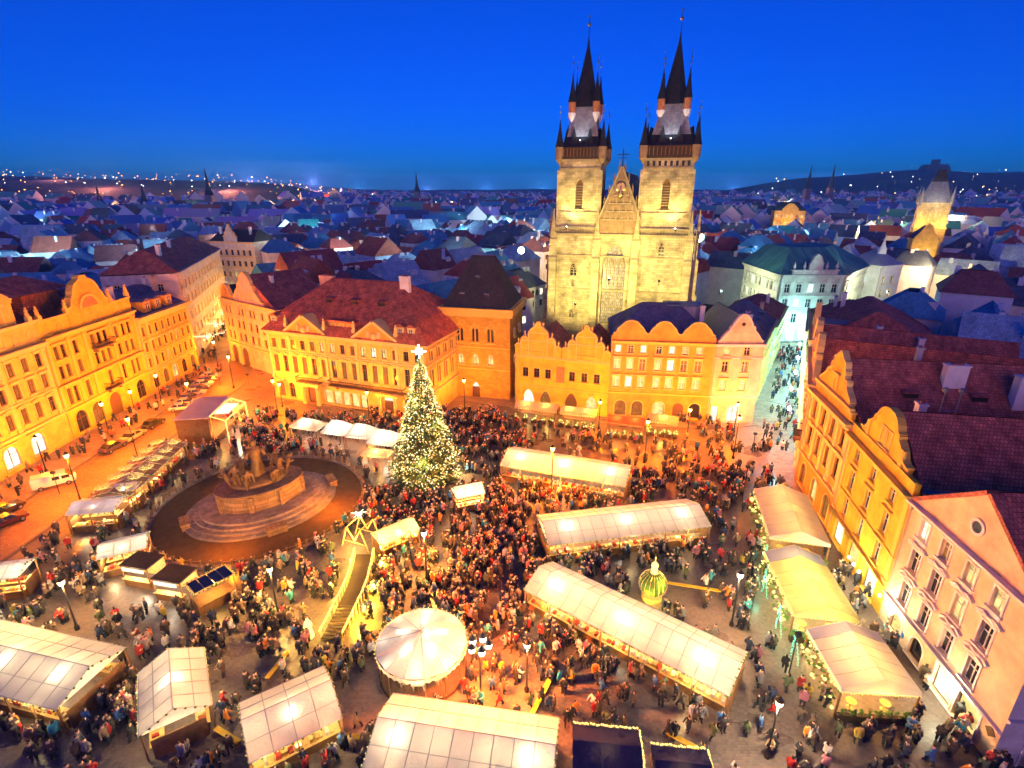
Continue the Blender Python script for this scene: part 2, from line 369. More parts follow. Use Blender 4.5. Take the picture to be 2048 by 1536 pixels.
def house(name, label, A, B, H, depth, wall, rows=(), cat='house', group=None, extra=(), y_off=0, base=None):
    """rows: (z, h, w, [x...], style, lit pattern, arch, trim, frame)"""
    W, rz = frame_of(A, B)
    o = thing(name, label, cat, (A[0], A[1], 0), rz, group)
    ops = [(x-w/2, x+w/2, z, z+h, arch) for (z, h, w, xs, st, lit, arch, tm, fm) in rows for x in xs] + list(extra)
    mb = MB(); wall_front(mb, W, H, ops)
    mb.add([(0,0,0),(0,depth,0),(0,depth,H),(0,0,H),(W,0,0),(W,depth,0),(W,depth,H),(W,0,H)], [(0,3,2,1),(4,5,6,7),(1,2,6,5)])
    mb.add([(0,.33,0),(W,.33,0),(W,.33,H),(0,.33,H)], [(0,1,2,3)])
    mb.build('wall', M[wall], o)
    MB().bar((.22, -.16, 0), (.22, -.16, H-.3), .075, 0, 6).box(.05, .4, -.3, 0, H-.75, H-.4).build('drainpipe', M['trimdark'], o)
    for (z, h, w, xs, st, lit, arch, tm, fm) in rows:
        for i, x in enumerate(xs): window(o, x, z, w, h, st, lit[i % len(lit)], arch, tm, fm, name='window' if z > 1 or h < 2.2 else 'shop_window')
    return o, W
def cornice(o, W, z, h=.5, p=.45, m='trim', x0=0, name='cornice', y1=.02):
    mb = MB(); mb.box(x0-.02, W+.02, -p*.45, y1, z, z+h*.55).box(x0-.05, W+.05, -p, y1, z+h*.55, z+h)
    return mb.build(name, M[m], o)
def pilasters(o, xs, z0, z1, w=.7, m='trim', p=.14):
    mb = MB(); mb.box(-w/2, w/2, -p, .01, z0, z1).box(-w/2-.12, w/2+.12, -p-.1, .01, z1-.45, z1).box(-w/2-.1, w/2+.1, -p-.08, .01, z0, z0+.5)
    me = mb.mesh('pilaster', [M[m]])
    for x in xs: put('pilaster', me, o, (x, 0, 0))
def outline(w, h, kind):
    """gable silhouettes: half profile in unit space, mirrored"""
    P = {'tri': [(0,0),(.5,1)],
         'bell': [(0,0),(0,.10),(.06,.12),(.10,.22),(.17,.36),(.24,.46),(.25,.58),(.30,.60),(.33,.74),(.39,.88),(.45,.97),(.5,1)],
         'wave': [(0,0),(0,.28),(.05,.30),(.09,.34),(.12,.46),(.16,.60),(.24,.72),(.30,.86),(.38,.96),(.5,1)],
         'low': [(0,0),(0,.12),(.07,.14),(.12,.22),(.16,.38),(.22,.50),(.25,.52),(.25,.64),(.29,.68),(.32,.82),(.37,.93),(.43,.98),(.5,1)],
         'arch': [(0,0),(0,.42),(.04,.44),(.10,.46),(.14,.58),(.16,.66),(.2,.68),(.22,.78),(.28,.9),(.36,.97),(.42,.985),(.44,1.06),(.5,1.06)],
         'scroll': [(0,0),(0,.16),(.09,.17),(.11,.24),(.08,.30),(.12,.36),(.18,.42),(.24,.50),(.24,.58),(.31,.59),(.33,.66),(.31,.71),(.35,.76),(.36,.86),(.40,.87),(.5,1)],
         'step': [(0,0),(0,.30),(.03,.36),(.07,.40),(.11,.36),(.14,.30),(.14,.52),(.16,.60),(.21,.66),(.26,.60),(.28,.52),(.30,.52),(.30,.78),(.34,.88),(.40,.94),(.45,1),(.47,1.12),(.5,1.16)]}[kind]
    L_ = [(x*w, z*h) for x, z in P]; return L_ + [(w-x, z) for x, z in reversed(L_[:-1] if P[-1][0] == .5 else L_)]
def gable(o, x0, w, z, h, kind, m, tm='trim', t=.45, cop=.22, y=0, name='gable'):
    pts = [(x0+px, z+pz) for px, pz in outline(w, h, kind)]
    g = MB(); g.prism(list(reversed(pts)), y-.04, y+t, 0)
    g.ribbon(pts[1:-1] if kind != 'tri' else pts, y-.22, y+t+.1, cop, 1)
    return g.build(name, [M[m], M[tm]], o)
def roof(o, x0, x1, y0, y1, z0, t, z1, m, over=.35, top=True, name='roof'):
    """t=(tx0,tx1,ty0,ty1) of the ridge at z1"""
    mb = MB(); mb.frustum((x0-over, x1+over, y0-over, y1+over), z0, t, z1, 0, top=t[1]-t[0] > .5 and t[3]-t[2] > .5)
    return mb.build(name, M[m], o)
def chimney(r, x, y, z, h, w=.9, d=.7, m='white'):
    mb = MB(); mb.box(-w/2, w/2, -d/2, d/2, -1.4, h, 0).box(-w/2-.1, w/2+.1, -d/2-.1, d/2+.1, h, h+.18, 0).box(-w/4, w/4, -d/4, d/4, h+.18, h+.4, 1)
    return mb.build('chimney', [M[m], M['tilebrown']], r, (x, y, z))
def dormer(r, x, y, z, w=1.5, h=1.6, d=2.5, m='trim', rm='tilered', lit='d', curved=False):
    mb = MB(); mb.box(-w/2, w/2, 0, d, 0, h, 0)
    if curved: mb.prism(list(reversed([(-w/2-.2, h), (-w/4, h+.45), (0, h+.6), (w/4, h+.45), (w/2+.2, h)])), -.2, d, 1)
    else: mb.prism([(-w/2-.25, h), (w/2+.25, h), (0, h+.75)], -.2, d, 1)
    o = mb.build('dormer', [M[m], M[rm]], r, (x, y, z))
    window(o, 0, h*.22, w*.55, h*.62, 'n', lit, 0, y=-.3); return o
def lucarne(r, x, y, z, w=1.3, h=.7, d=1.6, m='tilebrown'):
    """small shed dormer with a dark opening"""
    mb = MB(); mb.add([(-w/2,0,0),(w/2,0,0),(w/2,0,h),(-w/2,0,h),(-w/2,d,h*1.35),(w/2,d,h*1.35)], [(0,1,2,3)], 1)
    mb.add([(-w/2-.1,-.25,h),(w/2+.1,-.25,h),(w/2+.1,d,h*1.4),(-w/2-.1,d,h*1.4),(-w/2-.1,-.25,h+.1),(w/2+.1,-.25,h+.1),(w/2+.1,d,h*1.4+.1),(-w/2-.1,d,h*1.4+.1)], [(0,3,2,1),(4,5,6,7),(0,1,5,4),(1,2,6,5),(2,3,7,6),(3,0,4,7)], 0)
    mb.add([(-w/2,0,0),(-w/2,0,h),(-w/2,d,h*1.35),(w/2,0,0),(w/2,0,h),(w/2,d,h*1.35)], [(0,1,2),(3,5,4)], 0)
    return mb.build('dormer', [M[m], M['iron']], r, (x, y, z))
def spread(a, b, n): return [a + (b-a)*i/(n-1) for i in range(n)] if n > 1 else [(a+b)/2]
def door(o, x, w, h, m='framedark', arch='r', lit=None, y=0):
    mb = MB(); mb.box(-w/2, w/2, .2, .28, 0, h, 0)
    for s_ in (-1, 1): mb.box(s_*w*.25-w*.17, s_*w*.25+w*.17, .16, .2, .3, h*.4, 0).box(s_*w*.25-w*.17, s_*w*.25+w*.17, .16, .2, h*.45, h*.66, 0)
    d = mb.build('door', M[m], o, (x, y, 0))
    if lit:
        f = MB(); f.add([(-w/2+.1,.18,h*.72),(w/2-.1,.18,h*.72),(w/2-.1,.18,h-.05),(-w/2+.1,.18,h-.05)], [(0,1,2,3)]); f.build('fanlight', M[LITS[lit]], d)
    return d
def balcony(o, x, z, w, d=1.1, m='stone'):
    mb = MB(); mb.box(-w/2, w/2, -d, 0, -.25, 0, 0).box(-w/2, w/2, -d, -d+.1, .95, 1.05, 1)
    for i in range(int(w/.22)+1): mb.box(-w/2+i*.22, -w/2+i*.22+.05, -d+.02, -d+.08, 0, .95, 1)
    for s_ in (-1, 1): mb.box(s_*w/2-.05, s_*w/2+.05, -d, 0, .95, 1.05, 1)
    for s_ in (-.4, .4): mb.box(s_*w-.15, s_*w+.15, -d*.7, 0, -.8, -.25, 0)
    return mb.build('balcony', [M[m], M['iron']], o, (x, 0, z))
T3 = ('trim', 'frame')

# ------------------------------------------------------------------ ground and streets
def sheet(name, pts, z, m, sub=0):
    o = MB().add([(x, y, z) for x, y in pts], [tuple(range(len(pts)))]).build(name, M[m]); return tag(o, kind='structure')
sheet('ground', [(-9000,-400),(9000,-400),(9000,12000),(-9000,12000)], -.06, 'land')
sheet('square_paving', [(-79,-10),(60,-10),(60,100),(36,118),(-10,132),(-60,152),(-90,152)], 0, 'cobble')
sheet('road', [(-69.6,-10),(-61,-10),(-61,118),(-72.5,134),(-112,232),(-126,232),(-82,131),(-76,118),(-69.6,112)], .004, 'road')
sheet('street', [(40,70),(46,95),(75,150),(86,150),(54,92),(44,70)], .008, 'pave')
tag(MB().slab([(-77.6,20),(-69.6,20),(-69.6,112),(-76,118),(-77.6,126)], -.05, .12).build('pavement', M['pave']), kind='structure')
tag(MB().slab([(-69.6,20),(-69.25,20),(-69.25,112.2),(-69.6,112)], -.05, .13).build('kerb', M['kerb']), kind='structure')
tag(MB().slab([(-61.15,20),(-60.75,20),(-60.75,116),(-61.15,116)], -.05, .09).build('kerb', M['kerb']), kind='structure')
tag(MB().slab([(-52,108),(-50.6,105.9),(-15.6,93.8),(-14,98),(-13.5,105),(-.5,101.5),(.5,99),(18.2,93),(36.6,90.6),(46.3,92),(46,97),(20,100),(-50,125)], -.05, .1).build('pavement', M['pave']), kind='structure')

# ------------------------------------------------------------------ west-facing row on the left of the square (north side)
def attic_figures(o, xs, z, m='trim'):
    """little carved figures on pedestals along a parapet"""
    mb = MB(); mb.box(-.35, .35, -.3, .4, 0, .7).lathe([(.3,.7),(.36,1.0),(.26,1.4),(.32,1.7),(.12,1.85),(.17,2.0),(.17,2.15),(.05,2.3)], (0,.05), 7)
    me = mb.mesh('statue', [M[m]])
    for x in xs: put('statue', me, o, (x, 0, z))
# corner palace at the picture's edge
o, W = house('corner_palace', 'orange lit palace at the picture edge with corner gable tower and glowing arched shops', (-77.5, 58), (-77.5, 85.5), 17.8, 18, 'cream', [
    (1.0, 3.4, 2.6, [6.5, 11.4, 16.2, 21.2, 25.2][:4], 'h', 'dwll', 'r', 'trim', 'framedark'),
    (6.6, 2.5, 1.15, spread(1.8, 25.8, 10), 'c', 'mdmm', 0, 'trim', 'framedark'),
    (10.8, 2.3, 1.15, spread(1.8, 25.8, 10), 'hp', 'mmdm', 0, 'trim', 'framedark'),
    (14.4, 2.2, 1.1, spread(1.8, 25.8, 10), 'h', 'dmm', 0, 'trim', 'framedark')], cat='palace')
for z, h, p in ((5.2, .5, .4), (9.9, .35, .3), (17.3, .9, .9)): cornice(o, W, z, h, p)
pilasters(o, [.5, 8.6, 13.8, 18.8, 26.9], 5.7, 17.2)
MB().box(0, W, .1, .7, 18.2, 21.4, 0).build('attic', M['cream'], o)
cornice(o, W, 21.4, .5, .4, name='attic_cornice')
for x in spread(1.8, 25.8, 10): window(o, x, 19, .9, 1.3, '', 'm', 'r', y=.1)
attic_figures(o, [8, 12, 16.6, 26.3], 21.9)
MB().box(19, 24.4, .3, 5.5, 21.6, 25.2, 0).build('corner_tower', M['cream'], o)
gable(o, 18.8, 5.8, 25.2, 1.8, 'wave', 'cream', y=.25)
window(o, 21.7, 22.3, 1.3, 2.4, 'h', 'm', 'r', y=.3)
r = roof(o, 0, W, 2, 18, 18, (4, W-1, 9, 11), 23.4, 'tilebrown'); chimney(r, 8, 8, 22.5, 2.4, 2.2, 1.2); chimney(r, 23, 9, 22.5, 2.6, 2.6, 1.2)
# yellow insurance palace
o, W = house('yellow_palace', 'bright yellow art nouveau palace with round central gable and balcony on the lit road', (-77.5, 85.5), (-77.5, 108), 18.2, 18, 'yellow', [
    (6.1, 3.0, 1.0, [2.2, 3.7, 6.6, 12.4, 16.2, 18.9, 20.4], 'h', 'mdm', 0, 'ochretrim', 'framedark'),
    (10.9, 2.3, 1.0, [2.0, 3.5, 6.2, 10.4, 12.0, 13.6, 16.6, 18.6, 20.2], '', 'dmm', 0, 'ochretrim', 'framedark'),
    (14.4, 2.3, 1.0, [2.0, 3.5, 6.2, 10.4, 12.0, 13.6, 16.6, 18.6, 20.2], 'h', 'mdd', 0, 'ochretrim', 'framedark'),
    (.6, 3.9, 2.7, [3.2, 7.2, 19.6], '', 'dmd', 'r', 'ochretrim', 'framedark')], cat='palace', extra=[(10.4, 13.6, 0, 4.6, 'r')])
door(o, 12, 3.2, 4.6)
for z, h, p in ((5.1, .45, .4), (9.7, .4, .7), (17.8, .8, .8)): cornice(o, W, z, h, p, 'ochretrim')
pilasters(o, [.4, 5.0, 8.6, 15.3, 22.1], 5.6, 17.7, m='ochretrim')
balcony(o, 12, 14.2, 4.8, 1.3); balcony(o, 12, 6.0, 3.6, 1.2)
MB().box(0, 6.6, .1, .7, 18.6, 21.2, 0).build('attic', M['yellow'], o); MB().box(16.8, W, .1, .7, 18.6, 21.0, 0).build('attic', M['yellow'], o)
for x in (1.6, 4.3, 18.6, 20.8): window(o, x, 19.1, .8, 1.1, '', 'm', 'r', tm='ochretrim', y=.1)
cornice(o, 6.6, 21.2, .4, .3, 'ochretrim', name='attic_cornice'); cornice(o, W, 21.0, .4, .3, 'ochretrim', x0=16.8, name='attic_cornice')
gable(o, 6.6, 10.2, 18.5, 8.0, 'arch', 'yellow', 'ochretrim', t=.9, cop=.3)
nb = MB(); p_ = arcpts(4.2, 21.6, 1.9, 'r', 10); nb.prism(list(reversed(p_)), -.10, -.05, 0); nb.ribbon(p_, -.4, -.04, .45, 1); nb.build('mosaic_lunette', [M['niche'], M['ochretrim']], o, (11.7, 0, 0))
window(o, 10.4, 18.9, .8, 1.6, '', 'm', tm='ochretrim', y=-.1); window(o, 13.0, 18.9, .8, 1.6, '', 'm', tm='ochretrim', y=-.1)
attic_figures(o, [.6, 6.4, 17.0, 21.9], 21.6, 'ochretrim')
r = roof(o, 0, W, 1.5, 18, 18.6, (3, W-3, 8, 10), 23.6, 'tilebrown'); chimney(r, 2, 11, 23, 4.2, 2.4)
MB().box(3.6, 11.2, 4.6, 12, 18.7, 25.0).build('roof_block', M['tilered'], r); MB().frustum((-3.5, 14, 4, 14), 25.02, (1, 9, 9, 9.4), 27.6).build('roof_block_hip', M['tilebrown'], r); chimney(r, 17.5, 7, 22.6, 2.0, 1.4)
# orange corner block before the street
o, W = house('cornice_block', 'orange four storey block with deep overhanging cornice beside the yellow palace', (-77.5, 108), (-77.5, 126.5), 16.2, 16, 'ochre', [
    (1.0, 3.2, 1.9, spread(2.2, 16.4, 5), 'h', 'dmwdm', 'r', 'trim', 'framedark'),
    (5.7, 2.1, 1.0, spread(1.6, 17.0, 8), '', 'mmdwmmdm', 0, 'trim', 'framedark'),
    (9.2, 2.0, 1.0, spread(1.6, 17.0, 8), 'h', 'mmmdmw', 0, 'trim', 'framedark'),
    (12.6, 1.9, 1.0, spread(1.6, 17.0, 8), '', 'mmdm', 0, 'trim', 'framedark')])
for z, h, p in ((4.8, .4, .35), (8.4, .25, .2), (15.4, 1.4, 1.3)): cornice(o, W, z, h, p)
pilasters(o, [.5, 3.0, 18.0], 5.2, 15.2)
r = roof(o, 0, W, .6, 16, 16.7, (5, W-3, 7, 9), 21.2, 'slate', over=.1)
for x in (5.4, 9.0, 13.0): dormer(r, x, .5, 17.0, 2.2, 2.3, 3, 'ochre', 'slate', curved=True)
chimney(r, 3, 6, 20, 2.6, 1.6); chimney(r, 16, 5, 20, 2.8, 1.2, m='pink'); chimney(r, 17.6, 8, 20, 2.2, 1.0)
# grey corner house and the long street beyond
o, W = house('grey_corner_house', 'tall grey plastered corner house at the mouth of the lit street', (-81, 131), (-98, 184), 22.5, 16, 'grey', [
    (1.0, 3.0, 1.8, spread(3, 52, 9), '', 'wld', 'r', 'trim', 'framedark'),
    (6.0, 2.0, 1.2, spread(2, 53, 14), '', 'dmw', 0, 'trim', 'framedark'), (10.2, 2.0, 1.2, spread(2, 53, 14), '', 'ddm', 0, 'trim', 'framedark'),
    (14.4, 2.0, 1.2, spread(2, 53, 14), '', 'd', 0, 'trim', 'framedark'), (18.4, 1.9, 1.2, spread(2, 53, 14), '', 'd', 0, 'trim', 'framedark')])
cornice(o, W, 22, .8, .7, 'grey')
for y in (4, 9, 13):
    for z in (14.4, 18.4): w_ = window(o, 0, z, 1.2, 1.8, '', 'd'); w_.location = (-.3, y, z); w_.rotation_euler = (0, 0, -math.pi/2)
r = roof(o, 0, W, 0, 16, 22.8, (6, W-6, 7, 9), 27.5, 'tilebrown'); chimney(r, 8, 5, 26, 2.5, 2.2); chimney(r, 22, 6, 26, 2.5, 1.6)
o, W = house('street_end_building', 'long pale building closing the street with orange light on its lower floors', (-127, 232), (-106, 226), 21, 14, 'pale', [
    (2, 2.4, 1.3, spread(2, 19.6, 7), '', 'wlw', 'r', 'trim', 'framedark'), (6.5, 2.2, 1.3, spread(2, 19.6, 7), '', 'wdm', 0, 'trim', 'framedark'),
    (11, 2.2, 1.3, spread(2, 19.6, 7), '', 'd', 0, 'trim', 'framedark'), (15.5, 2.2, 1.3, spread(2, 19.6, 7), '', 'd', 0, 'trim', 'framedark')])
for z in (10, 14.6, 20.4): cornice(o, W, z, .5, .5)
gable(o, 7.5, 6.5, 21, 6, 'step', 'pale'); r = roof(o, 0, W, .5, 14, 21, (2, W-2, 6, 8), 25.5, 'slatedark'); chimney(r, 3, 4, 24, 2.4); chimney(r, 18, 4, 24, 2.6)
# gabled house left of the rococo palace
o, W = house('gabled_arcade_house', 'salmon gabled house with arcade at the street corner left of the red roofed palace', (-72.5, 132.8), (-52, 117.5), 16.4, 15, 'pink', [
    (6.4, 2.0, 1.1, [1.9, 3.8, 7.0, 9.2, 12.6, 15.2, 18.4, 21.6], '', 'mdmdd', 0, 'trim', 'framedark'),
    (9.6, 2.0, 1.1, [1.9, 3.8, 7.0, 9.2, 12.6, 15.2, 18.4, 21.6], '', 'dmd', 0, 'trim', 'framedark'),
    (13.0, 1.8, 1.0, [1.9, 3.8, 8.0, 9.6, 13.2, 14.8, 18.4, 21.6], '', 'd', 0, 'trim', 'framedark')], extra=[(1.2, 3.8, 0, 4.6, 'r'), (6.0, 9.0, 0, 4.6, 'r')])
for x in (2.5, 7.5): door(o, x, 2.6 if x < 5 else 3, 4.6)
for z, h, p in ((5.2, .4, .4), (15.8, .7, .6)): cornice(o, W, z, h, p)
pilasters(o, [.4, 5.4, 10.8], 0, 15.6)
gable(o, 6.2, 13.4, 16.4, 7.2, 'bell', 'pink', t=.6); gable(o, .2, 5.2, 16.4, 3.6, 'wave', 'ochre', t=.6)
for x in (10.6, 12.6, 14.6): window(o, x, 17.4, .8, 1.5, '', 'd', y=-.05)
r = roof(o, 6.2, W-2, .5, 15, 16.4, (12.8, 13.0, .5, 15), 23.0, 'tilebrown', over=.1); chimney(r, 16, 5, 20, 2.4); 
r = roof(o, 0, 6.2, .5, 15, 16.4, (2.4, 2.6, .5, 15), 19.6, 'slatedark', over=.1)

# ------------------------------------------------------------------ rococo palace with the red mansard roof
KX = spread(1.7, 34.5, 15)
o, W = house('rococo_palace', 'long golden rococo palace with two pediments and a red mansard roof', (-50.2, 106.4), (-16.0, 94.6), 14.8, 22, 'cream', [
    (6.3, 3.5, 1.15, KX, 'cp', 'mdmmdmdmmdmmddm', 0, 'trim', 'framedark'),
    (11.4, 1.9, 1.1, KX, 'p', 'mmddmwwdmwlwmdd', 0, 'trim', 'framedark'),
    (.7, 3.3, 1.5, [2.0, 4.6, 32.0, 34.4], 'h', 'mdmm', 'r', 'trim', 'framedark'),
    (.5, 2.9, 1.7, [13.6, 15.7, 17.8, 19.9, 22.0], 's', 'ww', 0, 'trim', 'framedark')], cat='palace',
    extra=[(8.6, 11.0, 0, 3.9, 'r'), (26.6, 29.0, 0, 3.9, 'r')])
for x in (9.8, 27.8):
    door(o, x, 2.4, 3.9, lit='l' if x > 20 else None)
    mb = MB()
    for s_ in (-1.9, -1.5, 1.5, 1.9): mb.lathe([(.3,0),(.3,.4),(.2,.5),(.17,3.6),(.3,3.8),(.3,4.0)], (s_, -.75), 8)
    mb.box(-2.4, 2.4, -1.2, 0, 4.0, 4.55).build('portal', M['trim'], o, (x, 0, 0))
balcony(o, 9.8, 5.0, 5.4, 1.5); balcony(o, 23.2, 5.0, 17, 1.3)
for z, h, p in ((4.55, .35, .3), (10.5, .35, .25), (14.2, .8, .8)): cornice(o, W, z, h, p)
pilasters(o, [.45, 5.4, 14.1, 21.3, 30.2, 35.7], 4.9, 14.1, .6)
for x0 in (5.1, 21.0):
    g_ = gable(o, x0, 9.5, 14.9, 3.4, 'tri', 'ochre', t=2.6, cop=.45, name='pediment', y=-.35)
    mb = MB(); mb.ball((0, -.45, 0), .7, 0, 8); mb.lathe([(.5,-.2),(.3,.9),(.1,1.1)], (-1.2,-.45), 6); mb.lathe([(.5,-.2),(.3,.9),(.1,1.1)], (1.2,-.45), 6); mb.build('tympanum_relief', M['trim'], g_, (x0+4.75, 0, 15.8))
attic_figures(o, [5.3, 9.85, 14.4, 21.2, 25.75, 30.3], 16.0)
r = roof(o, 0, W, 0, 22, 15.0, (2.6, W-2.6, 2.6, 19.4), 18.4, 'tilered', over=.7, name='mansard')
r2 = MB().frustum((2.3, W-2.3, 2.3, 19.7), 18.42, (9.5, W-10, 10.5, 11.5), 24.2, 0).build('upper_roof', M['tilered'], r)
for x in (1.6, 33.0, 30.8): dormer(r, x, .9, 15.5, 1.5, 2.2, 2.4, 'trim', 'tilered', curved=True)
MB().box(14.8, 20.8, 1.0, 3.6, 15.4, 17.6, 0).box(14.5, 21.1, .7, 3.8, 17.6, 17.9, 1).build('attic_storey', [M['ochre'], M['tilered']], r)
for x in (16, 17.8, 19.6): window(r, x, 15.9, .9, 1.2, '', 'm', y=1.0)
for x in (12.5, 18.5, 24.5): lucarne(r2, x, 5.0, 20.3, 1.6, .75, 2.0, 'tilered')
chimney(r2, 27.5, 9.5, 23.5, 2.0, 2.0, 1.0); chimney(r2, 7.2, 12, 22, 2.2, 3.4, 1.0, 'pink')
for i, y in enumerate(spread(2.2, 20, 7)):
    for z, h in ((6.3, 3.3), (11.4, 1.9)):
        w_ = window(o, W, z, 1.1, h, 'h', 'm', tm='trim', fm='framedark'); w_.location = (W+.3, y, z); w_.rotation_euler = (0, 0, math.pi/2)
for z in (4.6, 10.5, 14.2):
    c_ = cornice(o, 22, z, .5, .5); c_.location = (W, 0, 0); c_.rotation_euler = (0, 0, math.pi/2)

# ------------------------------------------------------------------ stone tower house with the steep roof
o, W = house('stone_tower_house', 'golden ashlar gothic tower house with a tall steep dark roof', (-14.3, 108.1), (-.4, 105), 17.6, 12.5, 'bellstone', [
    (12.3, 2.8, .62, [3.3, 4.05, 6.55, 7.3, 9.8, 10.55], 'ns', 'd', 'p', 'trim', 'framedark'),
    (7.4, 2.2, 1.2, [3.7, 6.9, 10.1], '', 'w', 'p', 'trim', 'framedark')], extra=[(6.0, 7.7, 0, 3.4, 'p')])
door(o, 6.85, 1.7, 3.4, lit='l')
for x in (3.67, 6.92, 10.17):
    mb = MB(); mb.ribbon([(px, pz) for px, pz in arcpts(2.0, 14.4, 1.5, 'p')], -.18, 0, .2, 0); mb.box(-.09, .09, -.1, .1, 12.2, 14.8, 0); mb.box(-1.1, 1.1, -.25, 0, 11.9, 12.15, 0)
    mb.lathe([(.14, 15.9), (.2, 16.3), (.03, 16.8)], (0, -.1), 6); mb.build('bifora_frame', M['ochretrim'], o, (x, 0, 0))
for z, h, p in ((11.0, .3, .25), (6.3, .3, .25)): cornice(o, W, z, h, p, 'ochretrim')
MB().box(-.6, W+.6, -.7, 13.1, 17.6, 18.2).box(-.75, W+.75, -.85, 13.2, 18.2, 19.3).build('eaves_gallery', M['ochretrim'], o)
r = roof(o, .2, W-.2, 0, 12.3, 19.3, (5.0, 9.6, 5.4, 6.9), 29.0, 'slatedark', over=.05)
lucarne(r, 4.0, 1.2, 21.4, .8, .5, .9, 'zinc'); lucarne(r, 9.2, 1.2, 21.4, .8, .5, .9, 'zinc'); lucarne(r, 6.9, 2.9, 24.6, .7, .5, .8, 'zinc')
MB().bar((5.0, 6.1, 29.05), (9.6, 6.1, 29.05), .12, 0, 6).build('ridge_cap', M['zinc'], r)
for y, z in ((3.4, 13), (8, 13), (3.4, 7.4), (8, 7.4), (5.5, 2)):
    w_ = window(o, W, z, 1.0, 1.7, '', 'l' if z < 3 else 'm', 'p'); w_.location = (W+.3, y, z); w_.rotation_euler = (0, 0, math.pi/2)

# ------------------------------------------------------------------ school with two stepped lobed gables
o, W = house('double_gabled_school', 'yellow house with two lobed stepped gables in front of the twin towered church', (.6, 101.7), (18.4, 95.8), 11.0, 14, 'yellow', [
    (6.7, 1.9, 1.15, [2.2, 4.5, 6.8, 11.6, 14.0, 16.4], '', 'd', 0, 'ochretrim', 'framedark'),
    (.8, 3.2, 2.2, [2.9, 6.4, 15.6], 's', 'lmw', 'p', 'ochretrim', 'framedark')], extra=[(10.4, 12.8, 0, 4.2, 'p')])
door(o, 11.6, 2.4, 4.2)
cornice(o, W, 10.6, .4, .25, 'ochretrim'); cornice(o, W, 4.7, .25, .15, 'ochretrim')
MB().prism([(8.5, 6.1), (10.1, 6.1), (10.1, 9.4), (8.5, 9.4)], -.06, -.01).build('wall_painting', M['niche'], o)
for x0 in (.05, 9.45):
    g_ = gable(o, x0, 9.3, 11.0, 6.0, 'step', 'yellow', 'trim', t=.5, cop=.2)
    for fx, zt in ((.14, 13.0), (.30, 14.2), (.70, 14.2), (.86, 13.0)):
        MB().box(-.1, .1, -.16, -.03, 11, zt+1.2).build('pilaster', M['trim'], g_, (x0+9.3*fx, 0, 0))
    MB().box(0, 9.3, -.15, -.03, 11.0, 11.2).box(1.3, 8.0, -.15, -.03, 14.1, 14.3).box(2.8, 6.5, -.15, -.03, 15.7, 15.9).build('band', M['trim'], g_, (x0, 0, 0))
    for fx in (.07, .21, .4, .6, .79, .93):
        MB().lathe([(.18,0),(.1,.3),(.22,.5),(.03,1.0)], (0, .2), 6).build('finial', M['trim'], g_, (x0+9.3*fx, 0, 11 + 6*{.07:.42,.21:.68,.4:.98,.6:.98,.79:.68,.93:.42}[fx]))
    for fx in (.33, .5, .67): window(o, x0+9.3*fx-.2, 12.1, .9, 1.1, '', 'd', tm='ochretrim', fm='framedark', y=-.05)
r = roof(o, .2, 9.3, .5, 14, 11, (4.7, 4.8, .5, 14), 15.2, 'tilered', over=0); roof(o, 9.5, W, .5, 14, 11, (14, 14.1, .5, 14), 15.2, 'tilered', over=0)
# ------------------------------------------------------------------ orange house with three waves
OX = [1.3, 3.6, 5.9, 8.7, 11.0, 13.4, 15.9]
o, W = house('three_wave_gabled_house', 'deep orange town house with three wavy gables and a violet hipped roof', (18.4, 95.8), (36.8, 93.4), 15.6, 17, 'orange', [
    (13.3, 1.4, 1.0, OX, '', 'ldldlww', 0, 'trim', 'frame'),
    (10.0, 2.1, 1.15, OX, 'h', 'wwmwlmm', 0, 'trim', 'frame'),
    (6.5, 2.1, 1.15, OX, 'h', 'wlwwwww', 0, 'trim', 'frame'),
    (.8, 3.0, 2.1, [2.4, 5.6, 9.6, 16.2], 's', 'mmwd', 'r', 'trim', 'framedark')], extra=[(12.2, 14.2, 0, 3.7, 'r')])
door(o, 13.2, 2.0, 3.7)
for z, h, p in ((5.2, .35, .3), (15.0, .6, .5)): cornice(o, W, z, h, p, 'ochretrim')
MB().box(0, W, -.02, .5, 15.6, 16.6).build('parapet', M['orange'], o)
for x0, w_ in ((.3, 6.2), (6.4, 5.8), (12.2, 6.1)): gable(o, x0, w_, 16.0, 3.3, 'wave', 'orange', 'trim', t=.5, cop=.18)
r = roof(o, 0, W, .6, 17, 15.8, (6, W-5.5, 8, 9.5), 21.0, 'slate', over=.1)
MB().box(10.5, 17.0, 7.5, 11.5, 18.0, 20.7, 0).box(10.2, 17.3, 7.2, 11.8, 20.7, 20.9, 1).build('glass_lantern', [M['zinc'], M['lead']], r)
for i in range(7): MB().box(-.38, .38, 0, .06, 0, 2.0).build('glass_pane', M['zinc'], r, (11.0+i*.92, 7.42, 18.5))
chimney(r, 16.8, 6, 18.8, 2.2, .8)
